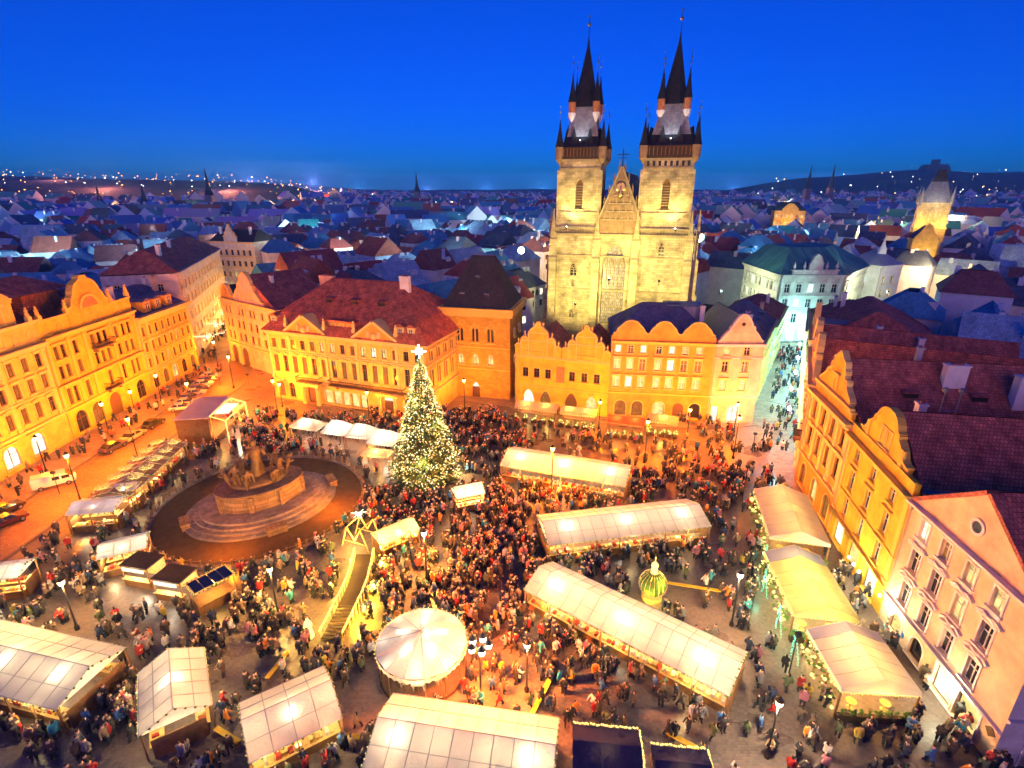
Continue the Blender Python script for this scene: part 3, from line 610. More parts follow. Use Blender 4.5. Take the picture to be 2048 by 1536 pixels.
# ------------------------------------------------------------------ pink corner house
o, W = house('single_gabled_corner_house', 'narrow salmon corner house with one curved gable at the cyan lit street', (36.8, 93.4), (45.6, 93.2), 15.4, 14, 'pink', [
    (13.4, 1.5, 1.1, [2.2, 5.8], '', 'wd', 0, 'trim', 'frame'), (10.2, 2.0, 1.15, [2.2, 5.8], 'h', 'dm', 0, 'trim', 'frame'), (6.6, 2.0, 1.15, [2.2, 5.8], 'h', 'ww', 0, 'trim', 'frame'),
    (.3, 3.1, 1.3, [1.4], 's', 'l', 0, 'trim', 'frame'), (.3, 3.2, 2.0, [4.8], '', 'l', 'r', 'white', 'framedark')])
for z, h, p in ((5.2, .3, .25), (12.8, .25, .2), (15.0, .6, .5)): cornice(o, W, z, h, p, 'pinktrim')
gable(o, .4, 8.0, 15.5, 5.4, 'bell', 'pink', 'pinktrim', t=.5)
MB().lathe([(.35, 0), (.35, .1)], (0, 0), 10).build('oculus', M['glass'], o, (4.4, -.12, 19.2)).rotation_euler = (R(90), 0, 0)
r = roof(o, 0, W, .6, 14, 15.5, (4.3, 4.5, .6, 14), 20.4, 'lead', over=.1); chimney(r, 7.4, 5, 17.5, 2.2, .8)

# ------------------------------------------------------------------ side street: left side, the green roofed bank at its end, right side
o, W = house('street_house', 'yellowish house with white windows along the left side of the cyan street', (45.9, 95.5), (59.5, 118.5), 14, 13, 'yellow', [
    (.6, 3.0, 2.0, spread(2.5, 24, 7), 's', 'lcl', 'r', 'trim', 'frame'), (5.6, 2, 1.1, spread(2, 25, 10), '', 'dwd', 0, 'trim', 'frame'), (9.6, 2, 1.1, spread(2, 25, 10), '', 'd', 0, 'trim', 'frame')])
cornice(o, W, 13.4, .7, .6); cornice(o, W, 4.6, .3, .3); r = roof(o, 0, W, 0, 13, 14, (3, W-3, 6, 7), 18.5, 'slate', over=.2); chimney(r, 9, 4, 16.5, 2.2)
for x in (4, 10, 16, 22): lucarne(r, x, 2.2, 15.6, 1.2, .7, 1.5, 'lead')
o, W = house('street_house', 'pale house with dark gutter further along the left side of the cyan street', (60, 119.4), (74, 143), 12, 13, 'pale', [
    (.6, 3.0, 2.0, spread(2.5, 25, 7), 's', 'ccl', 'r', 'trim', 'frame'), (5.0, 2, 1.1, spread(2, 25.5, 9), '', 'cd', 0, 'trim', 'frame'), (8.6, 2, 1.1, spread(2, 25.5, 9), '', 'd', 0, 'trim', 'frame')])
cornice(o, W, 11.4, .7, .6); r = roof(o, 0, W, 0, 13, 12, (3, W-3, 6, 7), 15.4, 'tilebrown', over=.2); chimney(r, 6, 4, 14, 2.2, 1.6, m='pink'); chimney(r, 18, 4, 14, 2.2, 1.6)
# bank: three visible faces under one green roof
o = thing('green_roofed_bank', 'pale stone bank with green copper roof at the end of the cyan street', 'building')
FACES = [((75.2, 176), (75.2, 151.2), 9), ((75.2, 150.6), (92.4, 150.6), 5), ((93.0, 151.2), (112, 171), 9)]
for (A_, B_, n) in FACES:
    W, rz = frame_of(A_, B_); mb = MB(); ops = []
    xs = spread(2.0, W-2.0, n)
    for z, h in ((5.6, 2.6), (10, 2.4), (14.2, 2.4)): ops += [(x-.75, x+.75, z, z+h, 0) for x in xs]
    ops += [(x-1.1, x+1.1, .4, 4.0, 0) for x in xs]
    wall_front(mb, W, 19.2, ops); w_ = mb.build('wall', M['pale'], o, (A_[0], A_[1], 0), rz)
    for z, h, w1, st, lt in ((5.6, 2.6, 1.5, 'h', 'cd'), (10, 2.4, 1.5, '', 'dcdd'), (14.2, 2.4, 1.5, 'h', 'ddc'), (.4, 3.6, 2.2, 's', 'cl')):
        for i, x in enumerate(xs): window(w_, x, z, w1, h, st, lt[i % len(lt)], 0, 'pale', 'frame')
    for z, h, p in ((4.4, .5, .5), (9.2, .3, .3), (13.2, .3, .3), (18.4, .9, .9)): cornice(w_, W, z, h, p, 'pale')
    pilasters(w_, [.6, W-.6], 4.9, 18.3, .8, 'pale')
MB().add([(74.6,178,19.3),(74.4,150,19.3),(93,150,19.3),(113,171,19.3),(110,190,19.3),(82,178,25),(82,162,25.5),(92,162,25.5),(103,176,25),(100,184,25)],
         [(0,1,6,5),(1,2,7,6),(2,3,8,7),(3,4,9,8),(4,0,5,9),(5,6,7,8,9)]).build('roof', M['copper'], o)
w_ = MB().box(0, 12.5, -.2, .6, 0, 1.1, 0).box(-.3, 12.8, -.4, .8, 1.1, 1.35, 0).build('parapet', M['pale'], o, (77.8, 150.3, 19.3))
gable(w_, 4.4, 3.8, 1.2, 4.0, 'arch', 'pale', 'pale', t=.8); window(w_, 6.3, 1.6, .9, 2.2, '', 'd', 'r', 'pale')
for x in (.4, 3.2, 9.4, 12.2): MB().lathe([(.35,0),(.2,.4),(.45,.9),(.3,1.4),(.08,2.2)], (0,.2), 7).build('urn', M['pale'], w_, (x, 0, 1.3))
o, W = house('white_corner_turret_house', 'white corner house with pointed turret right of the green roofed bank', (112.5, 166), (122, 170), 19.5, 12, 'white', [(14, 2, 1.1, [2.5, 6.5], '', 'd', 0, 'trim', 'frame'), (10, 2, 1.1, [2.5, 6.5], '', 'dw', 0, 'trim', 'frame'), (6, 2, 1.1, [2.5, 6.5], '', 'd', 0, 'trim', 'frame')])
cornice(o, W, 19, .6, .5, 'white'); r = roof(o, 0, W, 0, 12, 19.6, (W/2-.1, W/2+.1, 5.9, 6.1), 24, 'zinc'); MB().lathe([(1.2,23),(1.0,24.6),(.5,25.6),(.12,27.8)], (1.8, 1.8), 8).build('turret', M['white'], r)
# right-hand side of the street
o, W = house('street_gable_house', 'peach house with two curved gables on the right side of the cyan street', (54.0, 93.0), (43.8, 73.2), 15, 26, 'pink', [
    (10.8, 2, 1.1, spread(2, 20, 8), 'h', 'dmd', 0, 'trim', 'framedark'), (6.4, 2.2, 1.1, spread(2, 20, 8), 'h', 'mdd', 0, 'trim', 'framedark'), (.6, 3, 2, spread(3, 19, 5), 's', 'clw', 'r', 'trim', 'framedark')])
cornice(o, W, 14.4, .7, .7); cornice(o, W, 4.8, .4, .4); pilasters(o, spread(.5, W-.5, 5), 5.2, 14.3, .6)
gable(o, .4, 10.4, 15, 6.5, 'wave', 'pink', t=.6); gable(o, 11.4, 10.4, 15, 6.5, 'bell', 'pink', t=.6)
balcony(o, 19.5, 6.2, 3.0, 1.2)
r = roof(o, .4, 10.9, .6, 26, 15, (5.6, 5.8, .6, 26), 20.6, 'tilebrown', over=0); chimney(r, 8, 14, 18, 2.2, 1.2); chimney(r, 3, 9, 18, 2.4, 1.2)
r = roof(o, 11.1, W-.2, .6, 26, 15, (16.5, 16.7, .6, 26), 20.8, 'tilered', over=0); [setattr(lucarne(r, 19.6, y_, 17.4, 1.6, .8, 1.8), 'rotation_euler', (0, 0, R(90))) for y_ in (8, 18)]
o, W = house('street_house', 'tall pinkish house on the right side of the cyan street near the green roof', (66, 116), (54.4, 93.8), 16, 20, 'rose', [
    (11.4, 2, 1.1, spread(2, 22, 7), '', 'd', 0, 'trim', 'framedark'), (7.2, 2, 1.1, spread(2, 22, 7), '', 'dm', 0, 'trim', 'framedark'), (.6, 3.2, 2.2, spread(3, 21, 5), 's', 'cl', 0, 'trim', 'framedark')])
cornice(o, W, 15.4, .7, .7); gable(o, 12, 12, 16, 5.5, 'tri', 'rose', t=.6); r = roof(o, 0, W, .3, 20, 16, (4, W-4, 9, 10), 21.4, 'tilebrown', over=.2); chimney(r, 4, 5, 19, 2.6, 1.4); dormer(r, 20, 1.5, 16.5, 2, 2, 4, 'pink', 'lead')
o, W = house('street_house', 'pale house with maroon roof where the cyan street narrows right of the bank', (80, 142), (66.4, 116.8), 11.6, 18, 'pale', [
    (8.2, 2, 1.1, spread(2, 26, 8), '', 'cd', 0, 'trim', 'framedark'), (5.0, 2, 1.1, spread(2, 26, 8), '', 'd', 0, 'trim', 'framedark'), (.6, 3.2, 2.2, spread(3, 25, 6), 's', 'cl', 0, 'trim', 'framedark')])
cornice(o, W, 11.0, .7, .7); r = roof(o, 0, W, .3, 18, 11.6, (4, W-4, 8, 9), 15.6, 'tilebrown', over=.2); chimney(r, 9, 5, 14, 2.6, 2.0); chimney(r, 20, 5, 14, 2.4, 1.2)

# ------------------------------------------------------------------ right-hand row on the square (south side)
o, W = house('volute_gabled_house', 'orange baroque house with tall volute gable at the corner of the cyan street', (43.3, 72.0), (41.15, 59.1), 15.0, 40, 'orange', [
    (11.4, 2.4, 1.15, spread(1.8, 11.3, 4), 'h', 'mdmd', 0, 'trim', 'framedark'), (7.0, 2.8, 1.15, spread(1.8, 11.3, 4), 't', 'dmmd', 0, 'trim', 'framedark'), (.6, 3.4, 1.9, spread(2.2, 10.9, 3), 's', 'mwm', 'r', 'trim', 'framedark')])
for z, h, p in ((5.0, .5, .5), (10.2, .4, .35), (14.2, .9, .9)): cornice(o, W, z, h, p)
pilasters(o, spread(.5, 12.6, 5), 5.5, 14.1, .75)
gable(o, .6, 11.8, 15.0, 7.4, 'scroll', 'ochre', 'trim', t=.45, cop=.2); window(o, 6.5, 17.0, 1.0, 2.0, 'h', 'm', 'r', y=-.1); MB().box(.6, 12.4, -.4, .2, 16.6, 16.9).build('band', M['trim'], o)
r = roof(o, -1.0, W, .8, 40, 15.0, (6.4, 6.6, .8, 40), 21.6, 'tilebrown', over=0)
for x, y, z in ((10.2, 7, 17.75), (10.2, 14.5, 17.75), (10.2, 26, 17.75)): lucarne(r, x, y, z, 1.7, .8, 1.9).rotation_euler = (0, 0, R(90))
chimney(r, 8.6, 12.0, 19.4, 2.4, 1.0, 2.4); chimney(r, 10.2, 19, 18.0, 3.2, 1.2, 2.6); chimney(r, 11, 23, 17, 4.0, 2.6, 1.4); chimney(r, 5, 9.5, 21, 1.8, .6, .6, 'zinc')
o, W = house('yellow_baroque_house', 'mustard yellow house with shaped gable over three window bays on the square', (41.1, 59.0), (38.3, 44.4), 14.2, 40, 'yellow', [
    (11.6, 1.6, 1.15, [2.9, 7.2, 11.6], 'p', 'd', 0, 'ochretrim', 'frame'), (7.9, 2.5, 1.2, [2.9, 7.2, 11.6], 'hp', 'd', 0, 'ochretrim', 'frame'), (4.3, 2.5, 1.2, [2.9, 7.2, 11.6], 'h', 'd', 0, 'ochretrim', 'frame'),
    (.3, 2.8, 2.6, [2.8, 7.2, 11.8], 's', 'lw', 0, 'ochretrim', 'framedark')])
for z, h, p in ((3.4, .35, .4), (7.0, .2, .2), (13.7, .6, .75)): cornice(o, W, z, h, p, 'ochretrim')
pilasters(o, [.4, 14.4], 3.8, 13.6, .7, 'ochretrim')
MB().box(.2, W-.1, -.05, .5, 14.3, 15.6).build('attic', M['yellow'], o); cornice(o, W, 15.5, .3, .3, 'ochretrim', name='attic_cornice')
gable(o, 2.2, 10.8, 15.6, 4.6, 'low', 'yellow', 'ochretrim', t=.45, cop=.2); window(o, 7.2, 16.2, .8, 1.9, '', 'd', y=-.08); window(o, 8.5, 16.2, .8, 1.9, '', 'd', y=-.08)
for x in (3.8, 11.6): MB().box(-.35, .35, -.2, .05, 15.8, 17.6).build('pilaster', M['ochretrim'], o, (x, 0, 0))
r = roof(o, .1, W, .8, 40, 14.6, (7.4, 7.6, .8, 40), 20.2, 'tilenear', over=0)
MB().box(W-.5, W+.2, .8, 40, 14.5, 14.9).build('gutter', M['lead'], r); chimney(r, 10.6, 17.5, 17.4, 3.0, 1.2, 1.8); chimney(r, 5.0, 24, 18, 3, 1.2, 1.2); chimney(r, 3.0, 5, 17, 2.4, 1.0, .8)
mb = MB()
for s_ in (0, 1.5): mb.bar((0, s_, 0), (0, s_, 3.2), .07); mb.ball((0, s_, 3.5), .35, 1, 6)
mb.bar((0,0,1.2),(0,1.5,1.2), .05); mb.build('flue_pair', [M['steel'], M['steel']], r, (5.5, 5.5, 18.6))
o, W = house('pink_gabled_house', 'salmon pink house with triangular gable and white windows nearest on the square', (38.25, 44.2), (37.0, 29.0), 14.0, 30, 'pink', [
    (11.3, 1.9, 1.15, [2.4, 5.3, 8.3, 11.3], 'p', 'lmww', 0, 'pinktrim', 'frame'), (7.6, 2.3, 1.2, [2.4, 5.3, 8.3, 11.3], 'c', 'ddwd', 0, 'pinktrim', 'frame'), (3.9, 2.3, 1.2, [2.4, 5.3, 8.3, 11.3], 'c', 'd', 0, 'pinktrim', 'frame'),
    (.1, 2.7, 2.4, [9.4, 12.2], 's', 'lw', 0, 'pinktrim', 'framedark'), (.3, 2.2, 1.8, [2.4, 5.6], 's', 'wd', 'r', 'pinktrim', 'framedark')])
for z, h, p in ((3.1, .3, .35), (13.6, .5, .6)): cornice(o, W, z, h, p, 'pinktrim')
for z in (7.0, 10.5):
    for x in (2.4, 5.3, 8.3, 11.3): MB().ribbon([(-1.2, z), (-.6, z+.28), (0, z+.1), (.6, z+.28), (1.2, z)], -.3, -.02, .22).build('stucco_swag', M['pinktrim'], o, (x, 0, -.2))
gable(o, .2, 14.8, 14.1, 5.2, 'tri', 'pink', 'tilebrown', t=.6, cop=.35)
mb = MB(); mb.lathe([(.75,0),(.75,.12),(.5,.12),(.5,.02)], (0,0), 14); mb.build('oculus', M['pinktrim'], o, (7.6, -.05, 16.3)).rotation_euler = (R(90), 0, 0)
MB().lathe([(.5, 0), (.5, .05)], (0, 0), 14).build('oculus_pane', M['glass'], o, (7.6, -.06, 16.3)).rotation_euler = (R(90), 0, 0)
r = roof(o, .1, W, .8, 30, 14.1, (7.5, 7.7, .8, 30), 19.6, 'tilenear', over=.3)
MB().box(W-.2, W+.5, .5, 30, 13.8, 14.15).build('gutter', M['lead'], r); chimney(r, 5, 8, 18, 2.4)
MB().prism([(0,.5),(.5,0),(1,.5),(.5,1)], -.1, -.02).build('wall_plaque', M['framedark'], o, (14.0, 0, 2.0))
# its grey side wall
W, rz = 26, R(-6); mb = MB(); ops = [(2.6, 4.2, 6.0, 8.6, 0), (7, 8.6, 6.0, 8.6, 0), (2.0, 4.8, 0, 3.0, 0)]
wall_front(mb, W, 13.6, ops, .3); sw = mb.build('side_wall', M['grey'], o); sw.location = (15.27, 0, 0); sw.rotation_euler = (0, 0, R(90)); 
window(sw, 3.4, 6.0, 1.6, 2.6, '', 'd', 0, 'pinktrim'); window(sw, 7.8, 6.0, 1.6, 2.6, '', 'd', 0, 'pinktrim'); window(sw, 3.4, 0, 2.8, 3.0, 's', 'l', 0, 'pinktrim', 'framedark', name='shop_window')
cornice(sw, W, 4.4, .4, .35, 'grey'); cornice(sw, W, 13.0, .5, .5, 'grey')
# ------------------------------------------------------------------ twin towered gothic church
o = thing('gothic_church', 'floodlit gothic church with two tall black spired towers behind the gabled houses', 'church', (11.0, 142.0, 0), R(-16))
ops = [(12.5, 18.3, 8.5, 28.4, 'p'), (4.2, 5.9, 20.6, 23.6, 'p'), (4.7, 5.5, 17.8, 19.4, 'p'), (26.0, 27.2, 26.4, 29.2, 'p'), (4.4, 5.6, 9.5, 11.5, 'p')]
mb = MB(); wall_front(mb, 34.4, 31.0, ops, .9, 0, -1.0)
mb.add([(-1,0,0),(-1,60,0),(-1,60,22),(-1,13,22),(-1,13,31),(-1,0,31),(34.4,0,0),(34.4,60,0),(34.4,60,22),(34.4,13,22),(34.4,13,31),(34.4,0,31)], [(0,1,2,3,4,5),(6,11,10,9,8,7),(4,10,11,5),(3,4,10,9)])
mb.build('west_front', M['churchstone'], o)
def tracery(w, h, n, z, x, lit):
    b = MB(); ah = w*.8
    for i in range(1, n): b.box(-w/2+w*i/n-.1, -w/2+w*i/n+.1, .45, .7, 0, h-ah*.75)
    for zz in (h*.22, h*.44): b.box(-w/2, w/2, .48, .66, zz, zz+.16)
    b.ribbon(arcpts(w, h-ah, ah, 'p'), -.15, .1, .4); b.ribbon(arcpts(w*.5, h-ah, ah*.6, 'p'), .45, .7, .16)
    for s_ in (-.25, .25): b.ribbon([(px+s_*w, pz) for px, pz in arcpts(w*.5, h-ah*1.2, ah*.55, 'p')], .45, .7, .14)
    f = b.build('tracery_window', M['churchtrim'], o, (x, 0, z))
    MB().add([(-w/2,.88,0),(w/2,.88,0),(w/2,.88,h),(-w/2,.88,h)], [(0,1,2,3)]).build('pane', M[lit], f); return f
M['churchglass'] = surf('church_leaded_glass', (.40, .38, .40), var=.4, scale=1.2, rough=.25, brick=(.5, .8, .02), mortar=.25)
tracery(5.8, 19.9, 6, 8.5, 15.4, 'churchglass')
for x, z, w, h in ((5.05, 20.6, 1.7, 3.0), (5.1, 17.8, .8, 1.6), (26.6, 26.4, 1.2, 2.8), (5.0, 9.5, 1.2, 2.0)): tracery(w, h, 2, z, x, 'glass')
bt = MB()
for z0, z1, p in ((0, 10, 2.2), (10, 17, 1.7), (17, 25.6, 1.2), (25.6, 30.2, .7)): bt.box(-.95, .95, -p, 0, z0, z1-.5); bt.frustum((-.95,.95,-p,0), z1-.5, (-.95,.95,-p+.5,0), z1)
bt.box(-.7, .7, -.9, 0, 30.2, 31.4); bt.frustum((-.55,.55,-.95,.15), 31.4, (-.05,.05,-.45,-.35), 37.2)
bme = bt.mesh('buttress', [M['churchstone']])
for x in (-.3, 10.8, 20.4, 33.0): put('buttress', bme, o, (x, 0, 0))
for x in (33.6,): 
    b_ = put('buttress', bme, o, (34.4, 2.2, 0)); b_.rotation_euler = (0, 0, R(90))
b_ = put('buttress', bme, o, (-1, 2.2, 0)); b_.rotation_euler = (0, 0, R(-90))
for z, h, p in ((17.0, .35, .3), (25.5, .4, .35), (30.6, .6, .6)): cornice(o, 34.4, z, h, p, 'churchtrim', x0=-1.0, name='string_course')
bal = MB()
for i in range(59):
    x = -1 + i*.61
    if not (11.2 < x < 20.2): bal.box(x-.09, x+.09, -.35, -.15, 31.2, 32.4)
bal.box(-1, 11, -.42, -.08, 32.4, 32.65).box(20.4, 34.4, -.42, -.08, 32.4, 32.65).build('balustrade', M['churchtrim'], o)
# central gable
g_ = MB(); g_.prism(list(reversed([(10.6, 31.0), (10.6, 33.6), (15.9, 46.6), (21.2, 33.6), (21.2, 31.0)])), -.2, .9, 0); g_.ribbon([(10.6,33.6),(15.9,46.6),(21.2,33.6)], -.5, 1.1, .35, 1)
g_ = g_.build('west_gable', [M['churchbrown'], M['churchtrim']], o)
for k in range(5):
    z = 34.5 + k*1.9; hw = (46.6-z)/13*5.3*.86
    MB().box(15.9-hw, 15.9+hw, -.45, -.2, z, z+.22).build('band', M['churchtrim'], g_)
    for x in spread(15.9-hw*.85, 15.9+hw*.85, max(2, int(hw*1.6))): MB().box(-.12, .12, -.4, -.2, 0, 1.5).ribbon(arcpts(.7, 1.0, .5, 'p', 4), -.38, -.2, .12).build('blind_arch', M['churchtrim'], g_, (x, 0, z+.2))
for s_, n in ((-1, 5), (1, 5)):
    for i in range(n):
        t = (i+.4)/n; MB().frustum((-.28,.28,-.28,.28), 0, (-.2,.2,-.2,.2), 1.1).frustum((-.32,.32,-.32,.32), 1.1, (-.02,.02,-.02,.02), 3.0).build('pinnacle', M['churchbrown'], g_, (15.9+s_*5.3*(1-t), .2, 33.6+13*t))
MB().lathe([(1.0,-.2),(1.25,0),(1.0,.2)], (0,0), 14).build('gilt_relief', M['gold'], g_, (15.9, -.45, 42.2)).rotation_euler = (R(90), 0, 0)
mb = MB(); mb.lathe([(.45,-2.4),(.5,-1.2),(.28,-.4),(.3,.3),(.12,.5),(.3,.75),(.25,1.1),(.05,1.3)], (0,0), 8).build('gilt_figure', M['gold'], g_, (15.9, -.55, 42.0), smooth=True)
MB().bar((15.9,.2,46.6),(15.9,.2,50.6),.12).bar((14.5,.2,49.4),(17.3,.2,49.4),.1).bar((14.9,.2,48.6),(16.9,.2,48.6),.08).build('cross', M['iron'], g_)
MB().add([(10.4,1,31),(21.4,1,31),(15.9,1,45.8),(10.4,60,31),(21.4,60,31),(15.9,60,45.8)], [(0,2,5,3),(2,1,4,5),(3,5,4)]).build('nave_roof', M['slatedark'], o)
MB().add([(-1,13,22),(10.6,13,31),(-1,60,22),(10.6,60,31),(34.4,13,22),(21.2,13,31),(34.4,60,22),(21.2,60,31)], [(0,1,3,2),(4,6,7,5)]).build('aisle_roof', M['slatedark'], o)
def spiked(mbx, x, y, z, r, h, rod, n=8):
    mbx.lathe([(r, z), (r*.62, z+h*.3), (r*.3, z+h*.65), (.05, z+h)], (x, y), n, 0)
    mbx.bar((x,y,z+h-.1), (x,y,z+h+rod), .05, 1); mbx.ball((x,y,z+h+rod*.6), .24, 2, 8); mbx.octa((x,y,z+h+rod), .18, 2)
def tower(x0, x1, corbels):
    w = x1 - x0; cx = (x0+x1)/2; h = w/2; t = MB()
    wall_front(t, w, 48.4, [(h-.9, h+.9, 37, 44, 'p')], .8, 0, 0, 31.0)
    t.add([(0,0,31),(0,w,31),(0,w,48.4),(0,0,48.4),(w,0,31),(w,w,31),(w,w,48.4),(w,0,48.4)], [(0,3,2,1),(4,5,6,7),(1,2,6,5),(3,7,6,2)])
    t = t.build('tower', M['churchstone'], o, (x0, .5, 0))
    f = MB(); f.ribbon(arcpts(1.8, 42.6, 1.45, 'p'), -.15, .05, .25); f.box(-1.3, 1.3, -.3, .1, 36.6, 37)
    for k in range(9): f.box(-.9, .9, .3, .7, 37.3+k*.62, 37.45+k*.62)
    f = f.build('belfry_window', M['churchtrim'], t, (h, 0, 0)); MB().add([(-.9,.75,37),(.9,.75,37),(.9,.75,44),(-.9,.75,44)], [(0,1,2,3)]).build('pane', M['wood'], f)
    for z in (36.0, 46.2): cornice(t, w, z, .35, .3, 'churchtrim', name='string_course')
    for cx_ in (0, w): MB().box(cx_-.45, cx_+.45, -.35, .5, 31, 46).build('quoin', M['churchstone'], t)
    if corbels:
        for x in spread(1.2, w-1.2, 8): MB().box(-.3, .3, -.08, .02, 46.8, 47.9).build('corbel_slot', M['iron'], t, (x, 0, 0))
    MB().box(-.3, w+.3, -.3, w+.3, 48.0, 48.5).build('corbel_table', M['churchtrim'], t)
    sp = MB(); e = .55; sp.box(-e, w+e, -e, w+e, 48.5, 49.1, 0).box(-.2, w+.2, -.2, w+.2, 49.1, 50.9, 0).box(-e, w+e, -e, w+e, 50.9, 51.2, 0)
    for i in range(15):
        p_ = -e + (w+2*e)*i/14
        sp.box(p_-.1, p_+.1, -e, -e+.2, 49.1, 50.9, 1); sp.box(-e, -e+.2, p_-.1, p_+.1, 49.1, 50.9, 1); sp.box(w+e-.2, w+e, p_-.1, p_+.1, 49.1, 50.9, 1)
    sp.build('gallery', [M['darkwood'], M['wood']], t)
    s2 = MB(); s2.frustum((0, w, 0, w), 51.2, (1.4, w-1.4, 1.4, w-1.4), 53.6, 0); s2.frustum((1.4, w-1.4, 1.4, w-1.4), 53.6, (h-2.5, h+2.5, h-2.5, h+2.5), 60.2, 1)
    for a in range(4):
        for off in (-1.9, 1.9):
            ca, sa = math.cos(a*math.pi/2), math.sin(a*math.pi/2); P = lambda x, y, z: (h + x*ca - y*sa, h + x*sa + y*ca, z)
            s2.add([P(off-1.2,-h+.2,51.2),P(off+1.2,-h+.2,51.2),P(off,-h+.9,55.6),P(off,-h+2.6,54.6)], [(0,1,2),(1,3,2),(0,2,3)], 0)
    s2.build('lower_spire', [M['spire'], M['spiregrey']], t)
    s3 = MB(); s3.lathe([(3.3, 60.2), (2.7, 62.5), (1.9, 66), (1.0, 70), (.35, 73), (.12, 75)], (h, h), 8, 0, R(22.5)); s3.bar((h,h,74.6),(h,h,79.2),.07,1); s3.ball((h,h,77.6),.42,2,8); s3.octa((h,h,79.2),.3,2)
    s3.build('spire', [M['spire'], M['iron'], M['gold']], t)
    for sx in (0, 1):
        for sy in (0, 1):
            c = MB(); px, py = (-.1 if sx == 0 else w+.1), (-.1 if sy == 0 else w+.1)
            c.lathe([(.2,47.4),(1.0,48.6),(1.05,50.8),(1.15,51.2)], (px, py), 8, 3); spiked(c, px, py, 51.2, 1.1, 6.0, 2.8)
            c.build('corner_turret', [M['spire'], M['steel'], M['gold'], M['churchbrown']], t)
            c = MB(); px, py = h + (-2.9 if sx == 0 else 2.9), h + (-2.9 if sy == 0 else 2.9)
            c.lathe([(.1,56.6),(.9,58.4),(.95,58.9)], (px, py), 8, 3); c.lathe([(.85,58.9),(.85,61.2)], (px, py), 8, 4); spiked(c, px, py, 61.2, 1.05, 6.2, 3.2)
            c.build('spire_turret', [M['spire'], M['steel'], M['gold'], M['white'], M['niche']], t)  # orange bodies: the lamplight of the turret openings is put into the colour
tower(.6, 10.8, False); tower(20.6, 32.2, True)
# church floodlights: fixtures standing on the roofs and ledges in front of it
def floodlight(label, loc, aim, power, col, angle=80, size=.4, cat='floodlight'):
    f = thing('floodlight', label, cat, loc, 0)
    d = (Vector(aim) - Vector(loc)).normalized()
    mb = MB(); mb.bar((0,0,-1.0), (0,0,-.1), .06, 0); mb.box(-size*.6, size*.6, -.15, .15, -.15, .3, 0); mb.build('housing', M['iron'], f)
    q = MB().lathe([(size*.1,0),(size*.55,.02),(size*.5,.06)], (0,0), 10).build('lens', M['lanternwhite'], f, tuple(d*.35)); q.rotation_euler = d.to_track_quat('Z', 'Y').to_euler()
    light(f, tuple(d*.6), power, col, .25, 'SPOT', tuple(d*5), angle); return f
CH = Matrix.Translation((11, 142, 0)) @ Matrix.Rotation(R(-16), 4, 'Z')
cw = lambda x, y, z: tuple(CH @ Vector((x, y, z)))
CHURCH = (1, .78, .22)
floodlight('floodlight on the ledge at the foot of the left church tower', cw(3.4, -3.0, 32.6), cw(6, 0, 42), 2100, CHURCH, 110)
floodlight('floodlight on the ledge at the foot of the right church tower', cw(29.4, -3.0, 32.6), cw(26.6, 0, 42), 2100, CHURCH, 110)
floodlight('floodlight behind the lobed gables aimed at the church front', cw(9, -19, 17), cw(8, 0, 22), 11500, CHURCH, 100)
floodlight('floodlight behind the violet roof aimed at the church front', cw(27, -19, 23), cw(25, 0, 24), 10000, CHURCH, 100)
floodlight('floodlight above the violet roof aimed at the tower tops', cw(17, -26, 24), cw(16, 0, 46), 8500, CHURCH, 70)
floodlight('white floodlight in the gallery of the left spire', cw(5.7, -1.2, 52.2), cw(5.7, 3.2, 58), 300, (.85, .92, 1), 120, .3)
floodlight('white floodlight in the gallery of the right spire', cw(26.4, -1.2, 52.2), cw(26.4, 3.2, 58), 300, (.85, .92, 1), 120, .3)
floodlight('dazzling white floodlight on a mast among the roofs left of the church', (3.0, 182, 22.5), (8, 140, 26), 9000, (.9, .96, 1), 120, 2.0)

# ------------------------------------------------------------------ gate tower far down the street
o = thing('gate_tower', 'golden lit gothic gate tower with wedge roof far beyond the maroon roofs', 'tower', (216, 300, 0), R(-30))
MB().box(0, 14, 0, 12, 0, 22, 0).box(-.3, 14.3, -.3, 12.3, 21.6, 22.2, 1).build('lower_shaft', [M['churchbrown'], M['churchtrim']], o)
t = MB().box(.2, 13.8, .2, 11.8, 22.2, 33.5, 0).box(-.4, 14.4, -.4, 12.4, 33.5, 34.6, 1).build('upper_shaft', [M['churchstone'], M['churchtrim']], o)
for x in spread(1, 13, 7): MB().box(-.22, .22, -.35, .1, 22.2, 33.4).frustum((-.25,.25,-.35,.1), 33.4, (-.02,.02,-.1,-.05), 36.5).build('rib', M['churchtrim'], t, (x, .2, 0))
for x in (4, 7, 10): window(t, x, 26, 1.3, 4.5, '', 'm', 'p', 'churchtrim', 'churchtrim' if False else 'framedark', y=.1)
MB().frustum((.5,13.5,.5,11.5), 34.6, (3.6,10.4,4.2,7.8), 45, 0).frustum((3.6,10.4,4.2,7.8), 45, (5.4,8.6,5.8,6.2), 51, 1).build('roof', [M['spiregrey'], M['slatedark']], o)
for x, y in ((.3,.3), (13.7,.3), (.3,11.7), (13.7,11.7)): MB().lathe([(.9,33),(.9,37),(.05,43)], (x, y), 8).build('corner_turret', M['spiregrey'], o)
for x in (2, 12): light(o, (x, -5.5, 23.5), 2000, (1, .60, .10), .4)
light(o, (7, -6, 36), 900, (1, .9, .7), .4)
